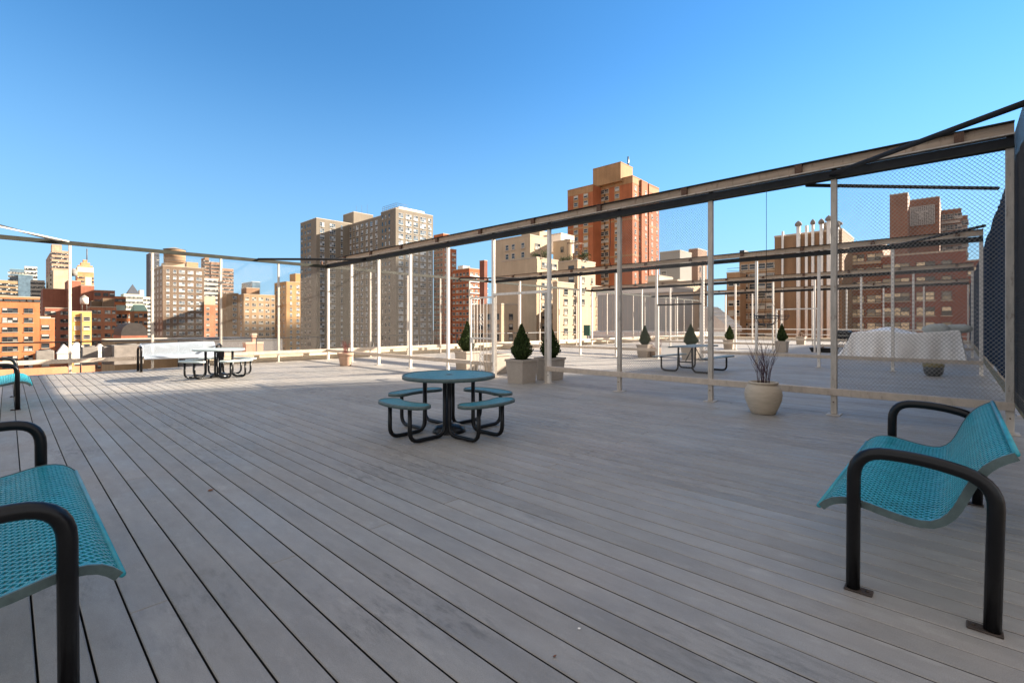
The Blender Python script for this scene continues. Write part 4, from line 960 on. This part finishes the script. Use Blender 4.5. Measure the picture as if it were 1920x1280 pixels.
# --- red towers right of it
B = Bld('apartment_building', 'red brick towers with white balconies right of the big beige block', 'building', B_tower)
v = B.vol(813, 831, 843, 438, 212); B.win(v, 'L', even(3, 1.6), 2.35, 1.2, 20, 1.5, 'pale'); B.win(v, 'R', even(1, 2.0), 2.35, 1.2, 20, 1.5, 'pale')
v = B.vol(840, 846, 856, 467, 206); B.win(v, 'R', even(1, 2.2), 2.35, 1.25, 16, 1.5, 'pale')
v = B.vol(848, 880, 914, 503, 195); B.win(v, 'R', even(4, 1.7), 2.35, 1.2, 14, 1.5, 'pale'); B.win(v, 'L', even(5, 1.5), 2.35, 1.2, 14, 1.5, 'pale')
for k in range(10): z = v[5] - 3.2 - 2.35 * k; B.strip('balcony_band', v, 'R', .0, 1, z, z + .35, M_white, .5)
B.vol(858, 868, 882, 497, 199, zb=v[5], m=M_white, cop=False); B.vol(None, 908, 914.5, 488, 192, dl=3, m=B_maroon); B.done()
# --- cream stepped building
B = Bld('apartment_building', 'cream stepped apartment building with roof terraces in the centre', 'building', B_cream)
v = B.vol(927, 994, 1027, 441, 98)
fl = lambda px, q: (q[3] - Ul(px, q[0])) / (q[3] - q[2])
B.win(v, 'L', [(fl(951, v), .95), (fl(962.5, v), .95), (fl(980.5, v), .95)], 1.95, 1.15, 12, 1.3, 'pale'); B.win(v, 'R', [(.42, 1.7)], 2.2, 1.2, 2, 1.4, 'plain')
a_ = B.vol(940, 1006, 1050, 483, 94); B.win(a_, 'R', [(.33, 1.7), (.75, 1.7)], 2.05, 1.15, 9, .7, 'plain'); 
n1_ = B.vol(1046, 1083, 1117, 488, 88); B.win(n1_, 'L', [(fl(1071, n1_), 1.3)], 2.1, 1.1, 2, .8, 'plain'); B.win(n1_, 'R', [(.3, 1.0), (.8, .5)], 2.1, 1.1, 4, .8, 'plain')
n2_ = B.vol(1035, 1045, 1132, 529, 84); B.win(n2_, 'R', [(.17, 1.15), (.36, 1.1), (.53, 1.15), (.70, 1.1), (.87, 1.15)], 1.78, 1.05, 8, 1.0, 'plain')
n3_ = B.vol(None, 1118, 1149, 561, 93, dl=10); B.win(n3_, 'R', [(.4, 1.0), (.75, 1.0)], 1.9, 1.1, 6, 1.0, 'plain')
pt = B.vol(1036, 1069, 1075, 449, 100); B.win(pt, 'L', [(fl(1054, pt), .8)], 3, 1.2, 1, 1.2, 'plain')
ch_ = B.vol(None, 1052, 1078, 437, 108, dl=5, zb=pt[5] - 1, m=mat('white_stucco', (.7, .68, .64)))
b = MB()
for k in range(2):
    xx = ch_[0] + (ch_[1] - ch_[0]) * (.35 + .4 * k); b.lathe([(0, 0), (.45, 0), (.45, .25), (0, .25)], M_grill, 14, (xx, ch_[2] - .3, ch_[5] - 1.3))
b.build('vent_fan', B.o)
B.vol(None, 1012, 1029, 432, 110, dl=6, zb=v[5] - 2)
b = MB()
tx, ty = at(1079, 94); z0_ = n1_[5]
for k in range(3):
    b.tube([(tx + k * 1.2, ty, z0_), (tx + k * 1.2, ty, z0_ + 4.6)], .07, M_bark, 5); b.tube([(tx + k * 1.2, ty + 2, z0_), (tx + k * 1.2, ty + 2, z0_ + 4.6)], .07, M_bark, 5)
for k in range(4): b.tube([(tx - .3, ty + .6 * k, z0_ + 4.5), (tx + 2.8, ty + .6 * k, z0_ + 4.5)], .07, M_bark, 5); b.tube([(tx - .3, ty + .1, z0_ + 1.1 * k), (tx + 2.8, ty + .1, z0_ + 1.1 * k)], .04, M_bark, 5)
b.build('pergola', B.o); B.done()
def shrub(label, px, b_, z, r_, seed, m=M_shrub):
    rd = random.Random(seed); b = MB()
    for i in range(420):
        dd = Vector((rd.gauss(0, 1), rd.gauss(0, 1), rd.gauss(0, .8))).normalized() * r_ * (rd.random() ** .4) * (1 + .3 * math.sin(i)); c = Vector((0, 0, r_ * .8)) + dd
        q = Vector((rd.uniform(-1, 1), rd.uniform(-1, 1), rd.uniform(-1, 1))).normalized(); s2 = q.orthogonal().normalized(); L_ = r_ * rd.uniform(.15, .35)
        b.add([c, c + q * L_ * .5 + s2 * L_ * .3, c + q * L_, c + q * L_ * .5 - s2 * L_ * .3], [(0, 1, 2, 3)], m)
    x_, y_ = at(px, b_); o = thing('terrace_shrub', label, 'shrub', (x_, y_, z), 0, 'shrubs on the roof terraces')
    b.build('foliage', o); b = MB(); b.tube([(0, 0, -.05), (0, 0, r_)], r_ * .08, M_bark, 5); b.build('stem', o)
shrub('green shrub at the left end of the upper cream terrace', 1003, 96.5, a_[5] + .2, .75, 1); shrub('green shrub in the middle of the upper cream terrace', 1022, 96.2, a_[5] + .2, .95, 2)
shrub('dark shrub on the lower cream terrace before the penthouse', 1056, 92, n1_[5] + .2, .75, 3); shrub('bushy shrub on the lower cream terrace left of the pergola', 1068, 91.5, n1_[5] + .2, .8, 4); shrub('tall shrub by the pergola on the cream building', 1095, 90.5, n1_[5] + .2, 1.2, 5)
B = Bld('apartment_building', 'low cream house behind the white gate leaf, windows in its sunlit end', 'building', B_cream)
v = B.vol(880, 940, 975, 571, 80); B.win(v, 'R', [(.5, 1.0)], 1.75, 1.05, 6, 1.5, 'plain'); B.win(v, 'L', even(4, 1.0), 1.75, 1.05, 6, 1.5, 'plain'); B.done()
# --- tall rust-red tower
B = Bld('apartment_tower', 'tall rust-red brick tower with ochre bands right of centre', 'building', B_tower, coping=B_ochre)
v = B.vol(1106, 1186, 1204, 330, 140); wl = B.vol(1064, 1112, 1130, 346.5, 144); wr = B.vol(1204.5, 1217, 1236, 345, 146); wr2 = B.vol(1186, 1203.5, 1215, 338, 143)
bk = B.vol(1111, 1164, 1187, 303.5, 141, m=B_ochre, zb=v[5] - 1)
for q, cols in ((v, [(fl(1113, v), 2.0), (fl(1127, v), 2.4), (fl(1137.5, v), 1.4), (fl(1157, v), 1.4)]), (wl, [(fl(1080, wl), 1.5), (fl(1098.5, wl), 1.5)])):
    for f_, w_ in cols: B.strip('window_bay', q, 'L', f_ - .65 * w_ / (q[3] - q[2]), f_ + .65 * w_ / (q[3] - q[2]), -30, q[5] - 2.0, B_ochre, .06)
    B.wins += []
    for k in range(22):
        z = q[5] - 3.4 - 2.16 * k
        for f_, w_ in cols: B.wins.append((q[0] - .062, q[3] + (q[2] - q[3]) * f_, z, R(-90), w_, 1.2, 'pale'))
    for zz in [q[5] - 1.9] + [q[5] - 1.9 - 10.8 * k for k in range(1, 5)]: B.strip('ochre_band', q, 'L', 0, 1, zz, zz + (1.8 if zz > q[5] - 3 else .5), B_ochre, .04)
B.win(v, 'R', [(.3, .95), (.75, .95)], 2.16, 1.25, 22, 2.6, 'pale'); B.win(wr, 'R', [(.3, .95), (.8, .95)], 2.16, 1.25, 22, 2.6, 'pale'); B.win(wr2, 'R', [(.7, .95)], 2.16, 1.25, 22, 2.6, 'pale')
for k in range(5): zz = v[5] - 1.9 - 10.8 * k; B.strip('ochre_band', v, 'R', 0, 1, zz, zz + (1.8 if k == 0 else .6), B_ochre, .04); B.strip('ochre_band', wr, 'R', 0, 1, zz - 1, zz - 1 + (1.8 if k == 0 else .6), B_ochre, .04)
b = MB(); b.tube([(bk[1] - 1, bk[2] + 1, bk[5]), (bk[1] - 1, bk[2] + 1, bk[5] + 3.5)], .25, M_grill, 5); b.build('antenna', B.o); B.done()
# --- grey and white blocks right of the tower
B = Bld('apartment_building', 'grey block with a white lit flank right of the rust-red tower', 'building', brick('mid_grey_render', (.30, .30, .29), var=.06))
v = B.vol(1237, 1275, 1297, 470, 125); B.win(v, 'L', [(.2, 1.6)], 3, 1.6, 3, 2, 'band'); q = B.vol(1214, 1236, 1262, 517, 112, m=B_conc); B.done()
B = Bld('apartment_building', 'brown brick stack beside the grey block', 'building', brick('umber_brick', (.27, .18, .13)))
v = B.vol(1291, 1308.5, 1326, 466.5, 135); B.win(v, 'R', [(.25, .8)], 3, 1.4, 4, 5, 'punch'); B.done()
B = Bld('apartment_building', 'low cream building with a cornice in front of the grey block', 'building', B_cream)
v = B.vol(1214, 1270, 1326, 526, 78); B.win(v, 'R', [(.2, 1.3), (.75, 1.3)], 1.9, 1.2, 5, 1.2, 'plain'); B.win(v, 'L', even(4, 1.2), 1.9, 1.2, 5, 1.2, 'plain'); B.done()
B = Bld('rooftop_bulkhead', 'long grey metal bulkhead with a white roof band behind the fences', 'rooftop structure', mat('grey_metal_siding', (.34, .345, .34), rough=.6, var=.06, scale=1), coping=M_white, zb=-.3)
v = B.vol(1120, 1262, 1300, 538, 60, zb=-1.0)
for k in range(14): B.strip('seam', v, 'L', k / 14, k / 14 + .006, v[4], v[5] - .4, M_post, .03)
B.strip('white_band', v, 'L', 0, 1, v[5] - .55, v[5], M_white, .05); B.done()
B = Bld('parapet_wall', 'white parapet with a grey base beyond the far deck end', 'wall', M_white, coping=M_white, zb=-1)
v = B.vol(1100, 1300, 1330, 627, 50, zb=-1.2, dr=3); B.strip('base_course', v, 'L', 0, 1, -1.2, .0, B_conc, .05); B.done()
# sloped white skylight
wx, wy = at(1318, 58); o = thing('sloped_skylight', 'grey sloped skylight roof falling to the right behind the fences', 'rooftop structure', (wx, wy, 0)); L_ = wy - Ul(1365, wx)
b = MB(); zt_, zb_ = zat(573, 57), zat(622, 57); b.add([(0, 0, zb_), (0, 0, zt_), (0, -L_, zb_ + .6), (0, -L_, zb_), (5, 0, zb_), (5, 0, zt_), (5, -L_, zb_ + .6), (5, -L_, zb_)], [(0, 1, 2, 3), (4, 7, 6, 5), (1, 5, 6, 2), (0, 4, 5, 1), (3, 2, 6, 7), (0, 3, 7, 4)], B_conc); b.build('roof', o)
b = MB()
for k in range(5): t = (k + .5) / 5; b.tube([(-.03 + .0, -L_ * t, zt_ + (zb_ + .6 - zt_) * t + .02), (5, -L_ * t, zt_ + (zb_ + .6 - zt_) * t + .02)], .05, M_white, 5)
b.build('glazing_bar', o)
# --- tan block with rows of windows
B = Bld('apartment_building', 'tan apartment block with banded windows left of the flue-pipe wall', 'building', brick('sandy_brick', (.32, .215, .135)))
v = B.vol(1386, 1470, 1490, 474, 90); B.win(v, 'L', [(fl(x_, v), 1.4) for x_ in (1396, 1412, 1428, 1444, 1458)], 1.95, 1.1, 10, 1.6, 'pale')
for k in range(6): B.strip('stone_band', v, 'L', 0, 1, v[5] - 3.2 - 1.95 * k, v[5] - 3.2 - 1.95 * k + .22, B_cream, .16)
q = B.vol(1362, 1388, 1400, 511, 92); B.win(q, 'L', [(.35, 1.2), (.75, 1.2)], 1.95, 1.1, 8, 1.4, 'pale')
b = MB(); rx, ry = q[0] + .2, q[2]
for z in (.5, 1.0): b.tube([(rx, q[2], q[5] + z), (rx, q[3], q[5] + z)], .04, M_grill, 4)
b.build('roof_railing', B.o); B.vol(1386, 1396, 1404, 468, 95, zb=v[5], cop=False, m=M_grill); B.done()
# --- brown wall with flue pipes
B = Bld('apartment_building', 'blank brown brick wall with white flue pipes rising above it', 'building', B_brown)
v = B.vol(1452, 1579, 1601, 431, 62)
for px, yt_, wpx, cap in ((1467.5, 434, 4, 0), (1497, 423, 7, 1), (1512, 423, 5, 0), (1524, 420, 5, 1), (1540, 419, 6, 1), (1554, 413, 7, 1), (1570, 425, 5, 1)):
    uu = Ul(px, v[0] - .3); bb = depth(v[0] - .3, uu); rr = wpx / 2 * bb / F; b = MB(); zt_ = zat(yt_, bb)
    b.tube([(v[0] - .3, uu, -6), (v[0] - .3, uu, zt_)], rr, M_white, 12)
    if cap: b.lathe([(rr, -.1), (rr * 1.7, 0), (rr * 1.7, .25), (rr * 1.2, .45), (0, .7)], M_roofgrey, 12, (v[0] - .3, uu, zt_))
    for z in range(0, 12, 3): b.box(v[0] - .3, v[0], uu - rr * 1.3, uu + rr * 1.3, z + .5, z + .62, M_frameD)
    b.build('flue_pipe', B.o)
b = MB()
for px in (1548, 1572): b.lathe([(.25, 0), (.25, 1.0), (.5, 1.1), (.5, 1.3), (0, 1.7)], M_roofgrey, 10, (v[0] + 2, Ul(px, v[0] + 2), v[5]))
b.build('roof_vent', B.o); B.done()
# --- maroon block on the right
B = Bld('apartment_building', 'maroon brick apartment block on the right with pale warm reflections in its windows', 'building', B_maroon)
v = B.vol(1652, 1812, 1830, 470, 60); q = B.vol(1597, 1655.5, 1670, 453, 66, m=brick('brown_maroon_brick', (.25, .13, .085)))
B.win(v, 'L', [(fl(1663, v), 1.0), (fl(1689, v), 1.9), (fl(1735, v), 1.9), (fl(1775, v), 1.0)], 2.0, 1.15, 8, 1.0, 'warm'); B.win(q, 'L', [(fl(1607, q), 1.7), (fl(1641, q), 1.9)], 1.95, 1.05, 9, 1.5, 'warm')
B.strip('ledge', q, 'L', 0, 1, q[5] - 2.95, q[5] - 2.7, B_cream, .25); B.done()
B = Bld('apartment_building', 'maroon side wing beside the windscreen at the right', 'building', B_maroon)
v = B.vol(1800, 1860, 1900, 487, 80); B.win(v, 'L', [(.45, 1.7)], 3, 1.4, 3, 1.0, 'warm'); B.done()
# --- far tower on the right
B = Bld('apartment_tower', 'far brown tower with a grey lattice panel above the maroon block', 'building', brick('chestnut_brick', (.25, .14, .10)))
v1_ = B.vol(1668, 1702, 1706, 362, 112); v2_ = B.vol(1700, 1762, 1767, 369, 116); v3_ = B.vol(1760, 1803, 1806, 391, 125); v4_ = B.vol(1800, 1815, 1818, 404, 126)
x_ = v2_[0]; ya_, yb_ = Ul(1752, x_), Ul(1704, x_); za_, zb_ = zat(419, depth(x_, ya_)), zat(384, depth(x_, ya_)); b = MB(); M_lat = mat('pale_lattice_blocks', (.42, .43, .43), rough=.8)
n = 12
for k in range(n + 1):
    yy = ya_ + (yb_ - ya_) * k / n; b.box(x_ - .3, x_ - .22, yy - .1, yy + .1, za_, zb_, M_lat)
    zz = za_ + (zb_ - za_) * k / n; b.box(x_ - .22, x_ - .14, ya_, yb_, zz - .1, zz + .1, M_lat)
b.box(x_ - .13, x_ - .02, ya_, yb_, za_, zb_, M_ac); ly, lz = (ya_ + yb_) / 2, (za_ + zb_) / 2
b.box(x_ - .36, x_ - .31, ly - 1.3, ly + 1.3, lz + .6, lz + 1.1, M_lat); b.box(x_ - .36, x_ - .31, ly - .3, ly + .3, lz - 1.0, lz + .6, M_lat); b.build('lattice_panel', B.o)
for q in (v3_, v4_):
    for k in range(6): B.strip('balcony', q, 'L', .05, .95, q[5] - 3.6 - 2.9 * k, q[5] - 2.9 - 2.9 * k, B_conc, .5)
    B.win(q, 'L', even(3, 1.8) if q is v3_ else even(1, 1.8), 2.9, 1.4, 6, 1.0, 'band')
B.win(v1_, 'L', [(.05, 1.0)], 2.9, 1.4, 4, 12, 'band'); B.done()
# --- lower roofs just beyond the left edge
B = Bld('rowhouse', 'low brick roof cluttered with white boxes below the left fence', 'building', brick('terrace_brick', (.45, .22, .13)), coping=M_cream)
x_, y_ = -30, 31; s_ = B.w; s_.box(-42, 7, 44, 74, -44.9, -4.3, B.wm); s_.box(-42, 7, 73.6, 74, -4.3, -3.4, B.wm); s_.box(-41.9, 6.9, 44.1, 73.5, -4.29, -4.25, mat('tan_roof_gravel', (.42, .32, .22), rough=.95, var=.25, scale=1)); B.done()
rd = random.Random(12); wst = mat('white_stucco', (.7, .68, .64))
for k, (px, bb, wd, hh, kind, lab) in enumerate([(122, 70, 1.7, 2.3, 0, 'white gabled roof box behind the leftmost fence post'), (146, 72, 2.1, 2.6, 0, 'largest white gabled box on the low brick roof'), (190, 74, 1.9, 2.2, 0, 'white gabled box below the arched roof house'), (84, 66, 1.8, 2.0, 1, 'grey rooftop unit near the left bench'), (212, 66, 2.2, 2.6, 1, 'grey rooftop unit left of the pale bench'), (168, 64, 1.6, 2.6, 1, 'grey rooftop unit between two white gabled boxes'), (238, 66, 3.2, 2.8, 1, 'grey rooftop unit at the right end of the low brick roof')]):
    X, Y = at(px, bb); o = thing('roof_dormer' if kind == 0 else 'ventilation_unit', lab, 'rooftop unit', (X, Y, -4.25), 0, 'clutter on the low brick roof'); b = MB(); h2 = wd / 2
    if kind == 0:
        b.box(-h2, h2, -h2, h2, 0, hh * .6, wst); b.build('body', o); b = MB(); b.add([(-h2 - .1, -h2 - .1, hh * .6 + .01), (h2 + .1, -h2 - .1, hh * .6 + .01), (h2 + .1, h2, hh * .6 + .01), (-h2 - .1, h2, hh * .6 + .01), (-h2 * .2, -h2 - .1, hh * 1.2), (-h2 * .2, h2, hh * 1.2)], [(0, 1, 4), (1, 2, 5, 4), (2, 3, 5), (3, 0, 4, 5), (3, 2, 1, 0)], M_white); b.build('gable_roof', o)
    else:
        b.box(-h2, h2, -h2, h2, .15, hh, M_roofgrey, .05); b.build('casing', o); b = MB(); b.lathe([(0, hh + .01), (h2 * .7, hh + .01), (h2 * .7, hh + .15), (0, hh + .15)], M_frameD, 14); b.build('fan', o)
B = Bld('rowhouse', 'dark low roof between the far round table and the tan block', 'building', brick('slate_brick', (.12, .12, .13)), coping=M_frameD)
v = B.vol(None, 381, 530, 641, 92, dl=30); B.done()
B = Bld('chimney', 'stubby pink brick chimney bulkhead beyond the far round table', 'chimney', brick('pink_brick', (.42, .25, .19)))
v = B.vol(455, 461, 494, 645, 62, dl=3); B.vol(470, 473, 482, 628, 63, zb=v[5]); B.done()
B = Bld('rowhouse', 'low tan parapet house behind the pale bench', 'building', B_tan, coping=M_cream)
v = B.vol(None, 215, 381, 641, 98, dl=20); B.done()
# --- neighbours out of frame to the right that shade the deck and the tall blocks
B = Bld('apartment_tower', 'broad brick tower far off to the right, shading the deck', 'building', B_red)
B.w.box(105, 151, -112, -60, -44.9, 67.0, B_red); B.done()
B = Bld('apartment_building', 'brick block joined to the broad tower off to the right', 'building', B_red)
B.w.box(151.05, 176, -100, -60.03, -44.9, 62.6, B_red); B.done()
M_sk = brick('far_stone', (.4, .36, .32))
B = Bld('skyscraper', 'slender skyscraper far off to the right, shading the big beige block', 'skyscraper', M_sk)
for s_, p_, hw, hz in ((724, 236, 32, 303),):
    cx_, cy_ = s_ * .9 + p_ * .436, -s_ * .436 + p_ * .9; B.w.box(cx_ - hw, cx_ + hw, cy_ - hw, cy_ + hw, -44, hz, M_sk)
B.done()
# --- small litter on the deck boards
for px_, b_, lab, col_, r_ in ((395, 3.95, 'small curled brown leaf on the deck boards left of centre', (.16, .07, .03), .022), (1086, 2.16, 'tiny white scrap of paper on the deck boards in the foreground', (.75, .75, .75), .007), (1040, 1.98, 'tiny brown leaf on the deck boards in the foreground', (.20, .08, .04), .009)):
    X, Y = at(px_, b_); b = MB(); m_ = mat('litter_' + str(int(px_)), col_, rough=.8)
    vs = [(r_ * math.cos(a) * (1.3 if k % 2 else .9), .6 * r_ * math.sin(a), .003 + .5 * r_ * abs(math.sin(a * .5 + 1))) for k, a in enumerate([j * math.pi / 4 for j in range(8)])]
    b.add(vs + [(0, 0, .003)] + [(p[0], p[1], p[2] - .0012) for p in vs], [(k, (k + 1) % 8, 8) for k in range(8)] + [(9 + (k + 1) % 8, 9 + k, k, (k + 1) % 8) for k in range(8)], m_)
    o = b.build('leaf' if 'leaf' in lab else 'paper_scrap'); o.location = (X, Y, 0); o.rotation_euler = (0, 0, px_); tag(o, lab, 'leaf' if 'leaf' in lab else 'litter')
